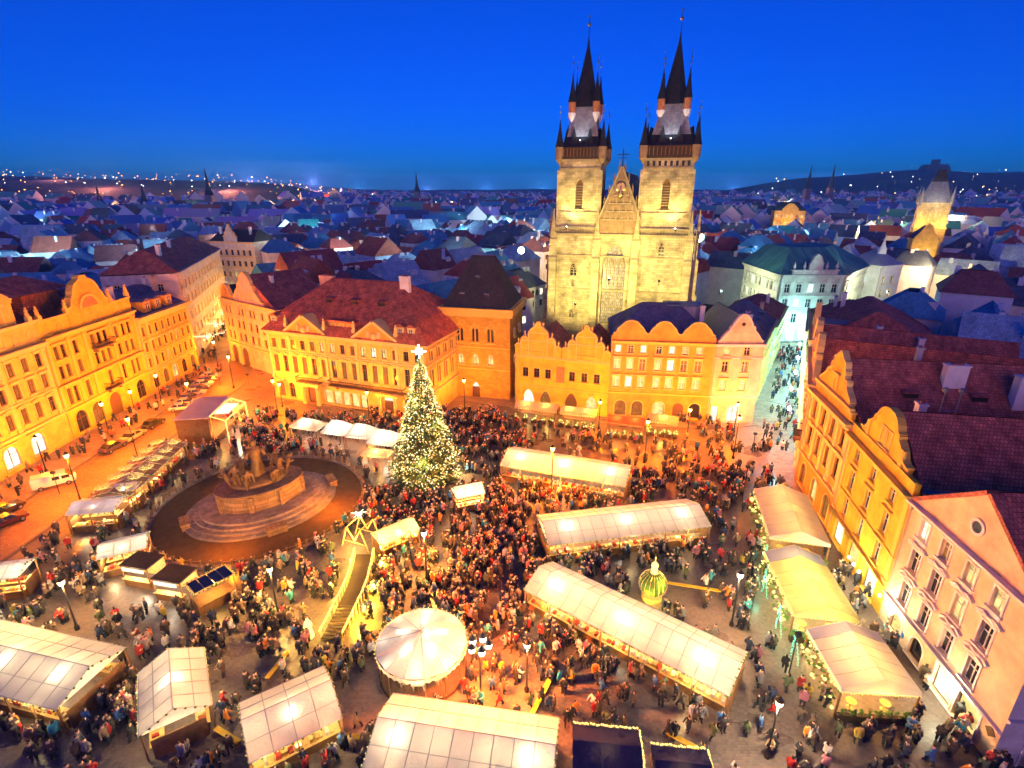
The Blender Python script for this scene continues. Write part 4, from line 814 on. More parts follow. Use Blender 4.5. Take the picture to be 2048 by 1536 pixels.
# flame coloured facade and clock gable beneath it
o, W = house('narrow_lit_gable_house', 'narrow cream gabled house with bright lit front below the gate tower', (168, 232), (176, 228), 22, 10, 'cream', [(8, 2, 1.2, [2.4, 6.4], '', 'w', 0, 'trim', 'frame'), (12, 2, 1.2, [2.4, 6.4], '', 'wl', 0, 'trim', 'frame'), (16, 2, 1.2, [2.4, 6.4], '', 'lw', 0, 'trim', 'frame')])
gable(o, .5, 8, 22, 6, 'bell', 'cream'); roof(o, 0, W, .5, 10, 22, (W/2-.1, W/2+.1, .5, 10), 27, 'slatedark'); light(o, (4, -7, 14), 1300, (1, .65, .25), .4)
o, W = house('amber_lit_house', 'amber lit grand building with corner gables far right of the church', (196, 420), (216, 414), 26, 16, 'cream', [(z, 2.2, 1.4, spread(2, 18.8, 6), '', 'wmw', 0, 'trim', 'frame') for z in (6, 11, 16, 21)])
gable(o, 5, 11, 26, 5, 'wave', 'cream'); roof(o, 0, W, .5, 16, 26, (5, 16, 7, 9), 32, 'slatedark'); light(o, (9, -9, 13), 9000, (1, .5, .1), .5)

# ------------------------------------------------------------------ roofs of the town: houses as individuals, the far mass as one
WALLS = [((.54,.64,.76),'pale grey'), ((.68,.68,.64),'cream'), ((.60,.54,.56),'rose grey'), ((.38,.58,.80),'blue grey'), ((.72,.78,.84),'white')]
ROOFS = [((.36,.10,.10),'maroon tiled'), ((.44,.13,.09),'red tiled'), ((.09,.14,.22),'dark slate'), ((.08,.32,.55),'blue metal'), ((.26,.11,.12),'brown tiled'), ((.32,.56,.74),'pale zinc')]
def proto_house(k):
    W_, D_, H_, P_ = ((14,11,14,5.2),(18,12,15,5.5),(11,13,15.5,6),(22,12,13.5,5),(13,12,17,4.5),(16,14,14.5,6.2))[k]
    w = MB(); w.box(-W_/2, W_/2, -D_/2, D_/2, 0, H_)
    if k in (0, 1, 3): w.add([(-W_/2,-D_/2,H_),(-W_/2,D_/2,H_),(-W_/2,0,H_+P_-.3),(W_/2,-D_/2,H_),(W_/2,D_/2,H_),(W_/2,0,H_+P_-.3)], [(0,2,1),(3,4,5)])
    if k == 2: w.add([(-W_/2,-D_/2,H_),(W_/2,-D_/2,H_),(0,-D_/2,H_+P_-.3),(-W_/2,D_/2,H_),(W_/2,D_/2,H_),(0,D_/2,H_+P_-.3)], [(0,1,2),(3,5,4)])
    r_ = MB(); e = .5
    tops = {0:(-W_/2-.3,W_/2+.3,0,0),1:(-W_/2-.3,W_/2+.3,0,0),2:(0,0,-D_/2-.3,D_/2+.3),3:(-W_/2-.3,W_/2+.3,0,0),4:(-W_/4,W_/4,-1,1),5:(-W_/4,W_/4,0,0)}[k]
    b = (-W_/2-(.3 if k in (0,1,3) else e), W_/2+(.3 if k in (0,1,3) else e), -D_/2-(.3 if k == 2 else e), D_/2+(.3 if k == 2 else e))
    r_.frustum(b, H_, tops, H_+P_, 0, top=False)
    c = MB(); c.box(-.5, .5, -.4, .4, -1.5, 1.8)
    d = MB(); d.box(-.8, .8, -1.0, 1.2, -.6, 1.0, 0).prism([(-1,1.0),(1,1.0),(0,1.7)], -1.2, 1.6, 1)
    win = [( -W_/2 + W_*(i+1)/(5+1), H_-z) for i in range(5) for z in (2.8, 6.2)]
    return dict(W=W_, D=D_, H=H_, P=P_, wall=w.mesh('wall', [M['wallvar']]), roof=r_.mesh('roof', [M['roofvar']]), chim=c.mesh('chimney', [M['wallvar']]), dorm=d.mesh('dormer', [M['wallvar'], M['roofvar']]), win=win)
PROT = [proto_house(k) for k in range(6)]
wq = MB().box(-.6, .6, -.12, .02, 0, 1.7); WQ = {k: wq.mesh('window', [M[LITS[k]]]) for k in 'dwlcm'}
def in_built(x, y):
    if y < 140 and -112 < x < 112: return True
    if 2 < x < 62 and 116 < y < 218: return True                      # church
    if x < -70 and y < 250 and abs(x + 77 + (y-128)*.40) < 15: return True   # street on the left
    if 40 < x and y < 200 and abs(x - 50 - (y-93)*.57) < 22: return True     # cyan street
    if 60 < x < 128 and 138 < y < 196: return True
    if 200 < x < 236 and 284 < y < 322: return True
    if 160 < x < 182 and 220 < y < 240: return True
    if 188 < x < 226 and 400 < y < 436: return True
    if -132 < x < -100 and 218 < y < 250: return True
    if -104 < x < -76 and 128 < y < 190: return True
    return False
def district(x, y): return .55*math.sin(x/170+.6) + .5*math.sin(y/210) + .25*math.sin((x+y)/90)
def place_town(x, y, k, rz, wc, rc, label, detail):
    p = PROT[k]; s_ = rnd.uniform(.85, 1.15); h = thing('town_house', label, 'house', (x, y, 0), rz, 'roofs of the old town'); h.scale = (s_, s_, rnd.uniform(.82, 1.12))
    w = put('wall', p['wall'], h); w.color = (*wc, 1); r_ = put('roof', p['roof'], h); r_.color = (*rc, 1)
    for i in range(rnd.randint(1, 3)):
        c = put('chimney', p['chim'], r_, (rnd.uniform(-.35,.35)*p['W'], rnd.choice((-.12,.12))*p['D'], p['H']+p['P']*.72)); c.color = (*rnd.choice(WALLS)[0], 1)
    if detail:
        for i in range(rnd.randint(0, 3)):
            d = put('dormer', p['dorm'], r_, ((-.3+.3*i)*p['W'], -p['D']*.3, p['H']+p['P']*.28)); d.color = (*wc, 1)
        for (wx, wz) in p['win']:
            if rnd.random() < .85: put('window', WQ['d' if rnd.random() < .7 else rnd.choice('wlcm')], w, (wx, -p['D']/2, wz))
spots = []
yy = 138.
while yy < 470:
    step = 19 + (yy-138)*.028; x = -yy*1.02 - 20
    while x < yy*1.02 + 30:
        px, py = x + rnd.uniform(-3, 3), yy + rnd.uniform(-3, 3)
        if not in_built(px, py): spots.append((px, py))
        x += step
    yy += step*.84
extra_near = [(-96, 118), (-100, 98), (-102, 80), (-118, 120), (-122, 96), (-124, 74), (-112, 66), (-140, 118), (-60, 140), (-42, 132), (-24, 128), (-30, 146), (-8, 130), (-48, 152), (-6, 148),
              (72, 84), (88, 92), (74, 64), (92, 72), (70, 44), (90, 50), (108, 66), (110, 88), (100, 110), (84, 112), (118, 110), (124, 90), (126, 70), (106, 48), (86, 34), (112, 130), (130, 128)]
DIRS = lambda x: 'left of the church' if x < 0 else ('right of the church' if x < 130 else 'at the right edge')
spots = extra_near + spots
spots.sort(key=lambda s_: s_[0]**2 + s_[1]**2)
for i, (x, y) in enumerate(spots[:290]):
    wc, wn_ = rnd.choice(WALLS); k = rnd.randrange(6); rc, rn_ = ROOFS[rnd.choice((0,1,2,2,3,3,3,4,5,5))]
    dist = math.hypot(x, y); az = x/y; zone = next(t for d_, t in ((125,'close'),(160,'just'),(195,'shortly'),(235,'rows'),(280,'many rows'),(330,'far'),(9999,'very far')) if dist < d_)
    mark = next(t for a_, t in ((-.86,'beyond the left edge palace'),(-.72,'beyond the yellow palace'),(-.58,'beyond the deep cornice block'),(-.46,'beyond the street mouth'),(-.34,'beyond the gabled arcade house'),(-.22,'beyond the red roofed palace'),(-.1,'beyond the palace chimney'),(.04,'beyond the steep roofed tower'),(.18,'left behind the church'),(.34,'behind the church'),(.46,'right behind the church'),(.58,'beyond the green roofed bank'),(.72,'beyond the volute gables'),(.86,'near the gate tower'),(9,'at the right picture edge')) if az < a_)
    place_town(x, y, k, district(x, y) + rnd.choice((0, 0, R(90))) + rnd.uniform(-.06, .06), wc, rc, f'{("gabled","long gabled","narrow gabled","long low","flat topped","hipped")[k]} {wn_} house with {rn_} roof {zone} {mark}', dist < 240)
# the town beyond, one mass out to the hills
def mass(pts, name, label):
    V, F_, MI, col = [], [], [], []
    mb = MB(); cols = []
    for (x, y, k, rz, sc, wc, rc, z) in pts:
        p = ((14,11,14,5),(18,12,15,5.5),(11,13,15,6),(24,13,14,5))[k % 4]; c_, s_ = math.cos(rz), math.sin(rz); n0 = len(mb.f)
        P = lambda a, b, h: (x + (a*c_-b*s_)*sc, y + (a*s_+b*c_)*sc, z + h*sc)
        w, d, h, r_ = p[0]/2, p[1]/2, p[2], p[3]
        mb.add([P(-w,-d,-6),P(w,-d,-6),P(w,d,-6),P(-w,d,-6),P(-w,-d,h),P(w,-d,h),P(w,d,h),P(-w,d,h),P(-w,0,h+r_),P(w,0,h+r_)], [(0,1,5,4),(1,2,6,5),(2,3,7,6),(3,0,4,7),(4,7,8),(5,9,6)], 0)
        mb.add([P(-w,-d,h),P(w,-d,h),P(w,d,h),P(-w,d,h),P(-w,0,h+r_),P(w,0,h+r_)], [(0,1,5,4),(2,3,4,5)], 1)
        cols += [wc]*6 + [rc]*2
        for q in range(rnd.randint(0, 2)):
            a = rnd.uniform(-.8, .8)*w; b_ = rnd.choice((-.3, .3))*d; t0, t1 = h+r_*.5, h+r_*.7+1.8
            mb.add([P(a-.6,b_-.5,t0),P(a+.6,b_-.5,t0),P(a+.6,b_+.5,t0),P(a-.6,b_+.5,t0),P(a-.6,b_-.5,t1),P(a+.6,b_-.5,t1),P(a+.6,b_+.5,t1),P(a-.6,b_+.5,t1)], [(4,5,6,7),(0,1,5,4),(1,2,6,5),(2,3,7,6),(3,0,4,7)], 0); cols += [(.7,.68,.68)]*5
        for q in range(rnd.choice((0, 0, 1, 3))):
            a = rnd.uniform(-.8, .8)*w; t0 = h-rnd.choice((3, 6)); sg = -1 if s_*0+c_ > -.2 else 1
            mb.add([P(a-.6,sg*(d+.12),t0),P(a+.6,sg*(d+.12),t0),P(a+.6,sg*(d+.12),t0+1.8),P(a-.6,sg*(d+.12),t0+1.8)], [(0,1,2,3)], rnd.choice((2, 2, 3))); cols += [wc]
    me = mb.mesh(name, [M['masswall'], M['masswall'], M['lit_warm'], M['lit_white']]); at_ = me.attributes.new('tone', 'FLOAT_COLOR', 'FACE')
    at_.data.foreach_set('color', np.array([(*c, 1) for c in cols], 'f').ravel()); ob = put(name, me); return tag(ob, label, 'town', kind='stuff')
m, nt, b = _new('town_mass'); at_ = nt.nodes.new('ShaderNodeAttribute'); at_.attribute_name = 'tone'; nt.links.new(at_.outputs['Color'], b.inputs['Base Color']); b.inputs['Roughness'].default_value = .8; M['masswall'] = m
def hill_z(x, y):
    z = 0
    a = max(0, min(1, (-x/max(y, 1) - .22)/.22)); b0 = max(0, min(1, (y-640)/650)); z += 60*(a*a*(3-2*a))*(b0*b0*(3-2*b0))*(1 - .45*max(0, min(1, (y-1700)/1500)))
    b_ = max(0, min(1, (x - 700)/600)); z += 92*math.exp(-((y-2300)/600)**2) * (b_*b_*(3-2*b_)) if y > 700 else 0
    z += 30*math.exp(-((y-3600)/500)**2)
    return z * (1 + .12*math.sin(x*.004+1) + .06*math.sin(x*.013))
far = []
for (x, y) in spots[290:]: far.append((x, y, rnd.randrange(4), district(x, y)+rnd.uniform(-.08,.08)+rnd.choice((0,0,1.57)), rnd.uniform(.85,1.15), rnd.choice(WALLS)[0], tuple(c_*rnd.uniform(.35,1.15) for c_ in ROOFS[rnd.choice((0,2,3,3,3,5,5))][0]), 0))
yy = 470.
while yy < 2600:
    step = 22 + (yy-470)*.022; x = -yy*1.05
    while x < yy*1.05:
        px, py = x + rnd.uniform(-7, 7), yy + rnd.uniform(-7, 7); hz = hill_z(px, py)
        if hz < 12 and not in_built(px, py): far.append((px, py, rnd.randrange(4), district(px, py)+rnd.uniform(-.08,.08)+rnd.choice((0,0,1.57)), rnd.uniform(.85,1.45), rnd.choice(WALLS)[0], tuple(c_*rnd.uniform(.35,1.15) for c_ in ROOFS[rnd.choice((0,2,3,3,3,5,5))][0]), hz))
        x += step*rnd.uniform(.8, 1.3)
    yy += step*.9
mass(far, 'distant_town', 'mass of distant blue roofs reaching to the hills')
# hills
nx, ny = 110, 60; V = []; F_ = []
for j in range(ny+1):
    for i in range(nx+1):
        t_ = (j/ny)**1.8; y = 600 + 4500*t_; x = (-1.35 + 2.7*i/nx)*(y+200)
        V.append((x, y, hill_z(x, y) - .5 + (rnd.uniform(-1.5, 2.5) if hill_z(x, y) > 12 else 0)))
for j in range(ny):
    for i in range(nx): q = j*(nx+1)+i; F_.append((q, q+1, q+nx+2, q+nx+1))
hb = MB(); hb.add(V, F_); tag(hb.build('hills', M['hill'], smooth=True), kind='structure')
hz_ = hill_z(1650, 2250)
tag(MB().frustum((1600,1700,2230,2290), hz_-6, (1615,1690,2240,2280), hz_+22).box(1640,1662,2250,2270,hz_+20,hz_+40).build('hilltop_monument', M['hill']), 'dark monument block on the crest of the far right hill', 'monument')
# spires sticking out of the far roofs
for (x, y, h, lab) in ((-330, 620, 62, 'slim dark spire rising beyond the street end building'), (-415, 640, 46, 'small dark onion roofed turret on the left skyline of roofs'), (-480, 660, 44, 'stubby dark tower far left among the roofs'), (-150, 900, 66, 'thin needle spire under the glowing hillside'), (430, 830, 74, 'far pair of thin church spires right of the church, nearer one'), (480, 860, 76, 'far pair of thin church spires right of the church, farther one')):
    c = thing('church_spire', lab, 'spire', (x, y, 0)); MB().box(-4, 4, -4, 4, 0, h*.55).build('shaft', M['slate'], c); MB().lathe([(5, h*.55), (2.2, h*.68), (.2, h)], (0, 0), 8).build('spire', M['slatedark'], c)
# lamps of the far town
lb = MB()
for i in range(800):
    y = rnd.uniform(380, 2400) if i % 3 else rnd.uniform(900, 1900); x = rnd.uniform(-1, 1)*y*1.0
    if in_built(x, y): continue
    z = hill_z(x, y) + rnd.uniform(4, 24)*(1 if y < 900 else .8); lb.octa((x, y, z), y*.00075*rnd.uniform(.4, 1.6), 0 if (x < -150 and y > 600 and rnd.random() < .8) else rnd.choice((1, 1, 2)))
for row, (Y_, a0, a1, n_) in enumerate(((690, -.95, -.22, 40), (770, -.95, -.30, 16), (860, -.95, -.34, 18), (980, -.92, -.36, 20), (1120, -.9, -.4, 14), (1260, -.85, -.4, 16))):
    for i in range(n_):
        x = Y_*(a0 + (a1-a0)*(i+rnd.uniform(.1, .9))/n_); y = Y_ + rnd.uniform(-25, 25); lb.octa((x, y, hill_z(x, y)+5), Y_*.0009*rnd.uniform(.5, 1.3), 0 if row < 4 or rnd.random() < .5 else 1)
lamps_o = tag(lb.build('distant_lamps', [M['farorange'], M['farwhite'], M['farwarm']]), 'scattered lit lamps and windows of the distant town', 'lights', kind='stuff')
for i in range(9):
    x = -640 + 56*i; light(lamps_o, (x, 668 + rnd.uniform(-8, 8), 14), 7e4 if i > 2 else 3e4, (1, .40, .10), 2)
for x, y, P_, c_ in ((-640, 900, 1.1e5, (1,.30,.12)), (-480, 880, 1.4e5, (1,.30,.12)), (-330, 860, 1.2e5, (1,.32,.12)), (-760, 1060, 1.2e5, (1,.28,.2)), (-520, 1040, 1.6e5, (1,.28,.2)), (-1000, 1260, 9e4, (1,.3,.3)), (420, 900, 9e4, (1,.5,.2)), (330, 420, 3e4, (1,.5,.2))):
    light(lamps_o, (x, y, hill_z(x, y)+22), P_, c_, 3)
for i in range(30):                                             # lights without fixtures, added to brighten the near town
    y = rnd.uniform(165, 480); x = y*rnd.uniform(-.95, .98)
    if in_built(x, y): continue
    light(lamps_o, (x, y, rnd.uniform(14, 21)), 2600 + y*26, rnd.choice(((1,.55,.2), (1,.8,.5), (.6,.9,1), (.55,.85,1))), .5)
for x in (-1050, -800): light(lamps_o, (x, 2300, 60), 1.6e6, (1, .35, .6), 6)  # added pink lights without fixtures, to make the haze glow over the hill
for i in range(16):
    light(lamps_o, (-3400+450*i+rnd.uniform(-80,80), 4100+rnd.uniform(-100,300), 20), 2.2e6, rnd.choice(((.5,.5,1), (.4,.6,1), (.8,.45,.9))), 6)  # added huge lights behind the ridge, no fixtures, to brighten haze and horizon
# ------------------------------------------------------------------ lamps
def lamp_post(label, x, y, h, power, col, lm='lantern', heads=1, group='street lamps of the square'):
    o = thing('street_lamp', label, 'street lamp', (x, y, 0), 0, group)
    mb = MB(); mb.lathe([(.22,0),(.24,.3),(.12,.6),(.09,1.2),(.07,h*.9),(.05,h)], (0,0), 8); mb.build('pole', M['iron'], o)
    pts = [(0,0)] if heads == 1 else [(.75*math.cos(2*math.pi*i/heads), .75*math.sin(2*math.pi*i/heads)) for i in range(heads)]
    for (px, py) in pts:
        if heads > 1: MB().bar((0,0,h-.2), (px,py,h+.1), .04).build('arm', M['iron'], o)
        l_ = MB().lathe([(.13,h),(.24,h+.1),(.32,h+.55)], (px,py), 8).build('lantern', M[lm], o)
        MB().lathe([(.36,h+.55),(.2,h+.75),(.05,h+.95)], (px,py), 8).build('lantern_cap', M['iron'], l_)
    light(o, (0, 0, h-.45), power, col, .25); return o
lamp_post('tall street lamp before the left end of the rococo palace', -46.5, 98.0, 6.5, 6500, STREET)
lamp_post('tall street lamp standing beside the farthest white stall row', 5.6, 66.2, 8, 11000, STREET)
lamp_post('street lamp before the lobed gables and awnings', 16.0, 90.2, 5.2, 1200, SODIUM)
lamp_post('street lamp before the three wavy gables', 31.2, 86.6, 5.2, 1900, SODIUM)
lamp_post('street lamp in the open before the red cafe canopy', 21.5, 77.5, 7, 6500, STREET)
lamp_post('street lamp in the open before the cyan side street', 36.5, 79.0, 7, 5000, STREET)
lamp_post('street lamp in the open left of the stage', -62.0, 112, 7, 6500, STREET)
lamp_post('street lamp on the pavement before the palace portal', -73.2, 96, 5.0, 500, SODIUM)
lamp_post('street lamp on the pavement before the arched shops', -73.2, 66.5, 5.0, 560, SODIUM)
lamp_post('street lamp close to the left corner of the rococo palace', -46.8, 101.2, 4.6, 500, SODIUM)
lamp_post('street lamp close to the right corner of the rococo palace', -19.0, 92.0, 4.6, 450, SODIUM)
lamp_post('added golden fill lamp in the crowd left of the light walkway', -24.5, 44.5, 5.5, 1900, (1,.55,.12))  # lamp added to warm the ground by the walkway
lamp_post('added golden fill lamp in the crowd near the left edge stall', -44, 42.5, 5.5, 1700, (1,.58,.16))  # another added lamp, warms the near left ground
lamp_post('added pale fill lamp in the open right of the navy tents', 20.0, 29.5, 5.5, 1300, (1,.80,.45))  # added lamp that brightens the lower right ground
lamp_post('street lamp before the pink corner house', 40.5, 89.0, 5.2, 1200, SODIUM)
lamp_post('street lamp before the tower house with steep roof', -9.5, 99.5, 6, 1500, SODIUM)
lamp_post('street lamp right of the rococo palace behind the lit spruce', -27, 93.0, 6, 1700, SODIUM)
lamp_post('street lamp on the pavement before the deep cornice block', -73.2, 104, 5.5, 560, SODIUM)
lamp_post('street lamp on the pavement before the yellow palace', -73.2, 88.5, 5.5, 560, SODIUM)
lamp_post('street lamp on the pavement before the corner palace', -73.2, 74.5, 5.5, 560, SODIUM)
lamp_post('street lamp at the mouth of the left street', -73.5, 127.5, 6, 1800, SODIUM)
lamp_post('street lamp by the road kerb beside the violet roofed stall', -61.4, 66, 7, 6500, STREET)
lamp_post('street lamp by the road kerb beside the rosette stalls', -61.4, 78.5, 7, 6500, STREET)
lamp_post('street lamp by the road kerb behind the stage', -61.4, 95, 7, 6500, STREET)
lamp_post('bright lamp in the crowd beside the golden nativity frames', -9.7, 49.8, 6, 5200, (1,.36,.05), 'lanternwhite')
lamp_post('lamp in the crowd near the golden bauble and long stall', 22.4, 43.0, 6, 1500, (1,.62,.25), 'lanternwhite')
lamp_post('slim lamp between the carousel tent and the long stall', 1.3, 35.4, 5, 1400, (1,.45,.10))
lamp_post('lamp cluster of five heads right of the carousel tent', -2.7, 34.4, 6, 10000, (1, .17, .01), 'lanternwhite', 5)
for i, (x, y) in enumerate(((-84, 150), (-91, 168), (-98, 186), (-106, 205))): lamp_post(f'lamp number {("first","second","third","last")[i]} along the street leading away on the left', x+6.5, y, 6, 4200, (1,.45,.05))
# floodlights that wash the fronts of the houses from low masts
for lab, x, y, ax, ay, az, P_, c_ in (
    ('the corner palace', -66, 68, -77, 68, 12, 9000, SODIUM), ('the yellow palace', -65.5, 96, -77, 97, 12, 9500, (1,.32,.005)), ('the deep cornice block', -66, 114, -77, 117, 10, 7000, SODIUM),
    ('the left half of the rococo palace', -47.5, 93, -42, 104, 10, 6500, SODIUM), ('the right half of the rococo palace', -30, 84.5, -24, 98, 10, 6500, SODIUM), ('the stone tower house', -7.5, 90, -7, 106, 10, 8500, SODIUM),
    ('the lobed gables', 6.5, 86, 9.5, 98, 9, 6500, (1,.32,.005)), ('the three wavy gables', 26.5, 79.5, 27.5, 94, 11, 7000, SODIUM), ('the salmon corner house', 40.5, 81, 41, 93, 11, 2600, (1,.36,.10)),
    ('the salmon gabled arcade house', -58, 111, -62, 124, 12, 4500, SODIUM)):
    o = thing('flood_mast', f'slim mast with floodlight aimed at {lab}', 'floodlight', (x, y, 0), 0, 'floodlight masts'); d = (Vector((ax, ay, az)) - Vector((x, y, 3.6))).normalized()
    MB().bar((0,0,0), (0,0,3.4), .06).build('pole', M['iron'], o); MB().box(-.25,.25,-.18,.18,3.4,3.75).build('housing', M['iron'], o)
    light(o, tuple(Vector((0,0,3.6)) + d*.5), P_*.066, c_, .3, 'SPOT', tuple(Vector((0,0,3.6)) + d*5), 125, .8)
for lab, x, y, ax, ay, P_, c_ in (('the orange volute house', 33, 66.5, 43, 66, 3000, (1,.42,.10)), ('the mustard house', 28.5, 52.5, 40, 52, 3000, (1,.44,.06)), ('the salmon house nearest', 25.0, 36.5, 38, 36, 3600, (1,.58,.30))):
    o = thing('flood_mast', f'slim mast with floodlight aimed at {lab}', 'floodlight', (x, y, 0), 0, 'floodlight masts'); d = (Vector((ax, ay, 9.5)) - Vector((x, y, 5.4))).normalized()
    MB().bar((0,0,0), (0,0,5.2), .06).build('pole', M['iron'], o); MB().box(-.25,.25,-.18,.18,5.2,5.55).build('housing', M['iron'], o)
    light(o, tuple(Vector((0,0,5.4)) + d*.5), P_*.125, c_, .3, 'SPOT', tuple(Vector((0,0,5.4)) + d*5), 120, .8)
# lanterns slung over the cyan street
for i, (x, y) in enumerate(((47, 84), (52, 93.5), (57.5, 103), (63, 113), (69, 124), (75, 135), (80.5, 145))):
    o = thing('slung_lantern', f'cool white lantern slung over the side street, {("first","second","third","fourth","fifth","sixth","seventh")[i]} from the square', 'lantern', (x, y, 7), 0, 'lanterns over the side street')
    MB().lathe([(.1,-.5),(.3,-.2),(.25,.1),(.05,.25)], (0,0), 8).build('lantern', M['lanterncool'], o); MB().bar((-3.2,1.7,.6),(0,0,.25),.025).bar((0,0,.25),(3.2,-1.7,.6),.025).build('wire', M['iron'], o)
    light(o, (0,0,-.8), (700, 1100, 1400, 1500, 1600, 1600, 1600)[i], COOL, .3)

for lab, x, y, z, a in (('the corner of the green roofed bank', 70, 138, 12, (84, 151, 12)), ('the left wing of the green roofed bank', 62, 160, 13, (75, 164, 13)), ('the right wing of the green roofed bank', 104, 148, 15, (102, 160, 13))): floodlight('cool floodlight aimed at '+lab, (x, y, z), a, 4200, (.85, 1, .66), 130)
# bulb chains hung across the street on the left
for i in range(6):
    x, y = -78.0-4.6*i, 133+14*i; o = thing('street_light_chain', f'white light chain hung over the left street, {("first","second","third","fourth","fifth","sixth")[i]} from the square', 'light chain', (x, y, 7.5), R(20), 'light chains over the left street')
    mb = MB()
    for k in range(26): t = k/25; mb.octa((-4.5+9*t, 0, -1.2*math.sin(math.pi*t)+rnd.uniform(-.4,.1)), .13, 0)
    for k in range(10): mb.octa((rnd.uniform(-1,1), 0, -1.4+rnd.uniform(-.8,.8)), .16, 0)
    mb.build('bulbs', M['bulbwhite'], o)['kind'] = 'stuff'; MB().bar((-4.5,0,0),(4.5,0,0),.02).build('wire', M['iron'], o)
# ------------------------------------------------------------------ christmas market stalls
OBST = []     # footprints the crowd keeps out of
def garland(o, pts, gap=.35, r=.06, m='bulb', leaf=True, name='garland', sag=0):
    mb = MB()
    for a, b in zip(pts[:-1], pts[1:]):
        a, b = Vector(a), Vector(b); n = max(1, int((b-a).length/gap))
        for i in range(n):
            t = (i+.5)/n; p = a.lerp(b, t) + Vector((0, 0, -sag*math.sin(math.pi*t))); mb.octa(p + Vector((rnd.uniform(-.05,.05), rnd.uniform(-.05,.05), rnd.uniform(-.06,.02))), r, 1)
            if leaf and i % 2 == 0: mb.octa(p + Vector((0, 0, -.05)), .13, 0)
    g = mb.build(name, [M['leafgreen'], M[m]], o); g['kind'] = 'stuff'; return g
def stall(name, label, R1, R2, run, zr=4.0, ze=2.8, fab='white_fab', lamps=3, P_=88, pan=1.5, lc=(1,.86,.5), group='white roofed market stall rows', counter='wood', lat=True, lamp_y=-.8, glow_wall=False):
    L_ = math.hypot(R2[0]-R1[0], R2[1]-R1[1]); rz = math.atan2(R2[1]-R1[1], R2[0]-R1[0]); h = L_/2
    o = thing(name, label, 'market stall', ((R1[0]+R2[0])/2, (R1[1]+R2[1])/2, 0), rz, group)
    OBST.append(((R1[0]+R2[0])/2, (R1[1]+R2[1])/2, h+.3, run-.2, rz))
    n = max(2, round(L_/pan)); w = L_/n; e = run; sl = math.hypot(run, zr-ze)
    pm = {}
    for s_ in (-1, 1):
        q = MB(); g = .03; k = 4
        for j in range(k):
            t0, t1 = j/k, (j+1)/k; sg0, sg1 = -.05*math.sin(math.pi*t0), -.05*math.sin(math.pi*t1)
            q.add([(g, s_*e*t0, zr-(zr-ze)*t0+sg0), (w-g, s_*e*t0, zr-(zr-ze)*t0+sg0), (w-g, s_*e*t1, zr-(zr-ze)*t1+sg1), (g, s_*e*t1, zr-(zr-ze)*t1+sg1)], [(0,1,2,3)])
        pm[s_] = q.mesh('roof_panel', [M[fab]])
        for i in range(n): put('roof_panel', pm[s_], o, (-h+i*w, 0, 0))
    rb = MB()
    for i in range(n+1):
        x = -h+i*w
        for s_ in (-1, 1): rb.bar((x, 0, zr-.02), (x, s_*e, ze-.02), .035, 0)
    rb.bar((-h,0,zr),(h,0,zr),.05,0).bar((-h,-e,ze),(h,-e,ze),.05,0).bar((-h,e,ze),(h,e,ze),.05,0)
    for s_ in (-.55, .55): rb.bar((-h,s_*e,zr-(zr-ze)*.55-.03),(h,s_*e,zr-(zr-ze)*.55-.03),.03,0)
    rb.build('frame', M['vinyl'], o)
    pst = MB().box(-.06,.06,-.06,.06,0,ze).mesh('post', [M['wood']])
    for x in spread(-h+.1, h-.1, max(2, round(L_/3)+1)):
        for s_ in (-1, 1): put('post', pst, o, (x, s_*(e-.15), 0))
    for s_ in (-1, 1):
        c = MB(); c.box(-h+.3, h-.3, s_*(e-.9)-.35, s_*(e-.9)+.35, 0, .95, 0).box(-h+.2, h-.2, s_*(e-.9)-.5, s_*(e-.9)+.5, .95, 1.03, 1); c = c.build('counter', [M[counter], M['woodlight']], o)
        gd = MB(); x = -h+.5
        while x < h-.5:
            b_ = rnd.uniform(.15,.4); gd.box(x, x+b_, s_*(e-.9)-.3, s_*(e-.9)+rnd.uniform(0,.3), 1.03, 1.03+rnd.uniform(.1,.45), rnd.randrange(4)); x += b_+rnd.uniform(.02,.25)
        g_ = gd.build('goods', [M['red_fab'], M['gold'], M['woodlight'], M['cream_fab']], c); g_['kind'] = 'stuff'
    for s_ in (-1, 1):
        gb = MB(); gb.add([(s_*h,-e,ze),(s_*h,e,ze),(s_*h,0,zr)], [(0,1,2)], 0); gb.build('gable_end', M[fab], o); MB().box(s_*h-.05, s_*h+.05, -e+.6, e-.6, 0, 1.9).build('end_wall', M['wood'], o)
        garland(o, [(s_*(h+.05),-e,ze), (s_*(h+.05),0,zr), (s_*(h+.05),e,ze)])
    garland(o, [(-h,-e-.05,ze-.05),(h,-e-.05,ze-.05)]); garland(o, [(-h,e+.05,ze-.05),(h,e+.05,ze-.05)], .5)
    for x in ([0] if lamps == 1 else spread(-h*.72, h*.72, lamps)):
        MB().lathe([(.05,zr-.3),(.2,zr-.5),(.15,zr-.62)], (x, lamp_y), 6).build('lamp', M['lanternwhite'], o); light(o, (x, lamp_y, zr-.95), P_*.36, lc, .3)
    for x in spread(-h*.8, h*.8, max(2, round(L_/3.4))): light(o, (x, -.3 if lamp_y else 0, ze-.75), P_*.8, (1,.74,.36), .3)
    if L_ > 6:
        for x in spread(-h*.7, h*.7, max(2, round(L_/7))): light(o, (x, -e-.5, ze-.35), P_*.9, (1,.72,.30), .3); light(o, (x, e+.5, ze-.35), P_*.6, (1,.72,.30), .3)
    return o
stall('stall_row', 'long white stall row farthest back, behind the tall lamp', (-.7, 74.6), (16.9, 68.4), 3.3, lamps=3, lc=(1,.95,.7))
stall('stall_row', 'long white stall row sloping up towards the salmon awning, behind the golden bauble', (3.7, 55.4), (24.0, 59.2), 3.2, lamps=3, lc=(1,.95,.7))
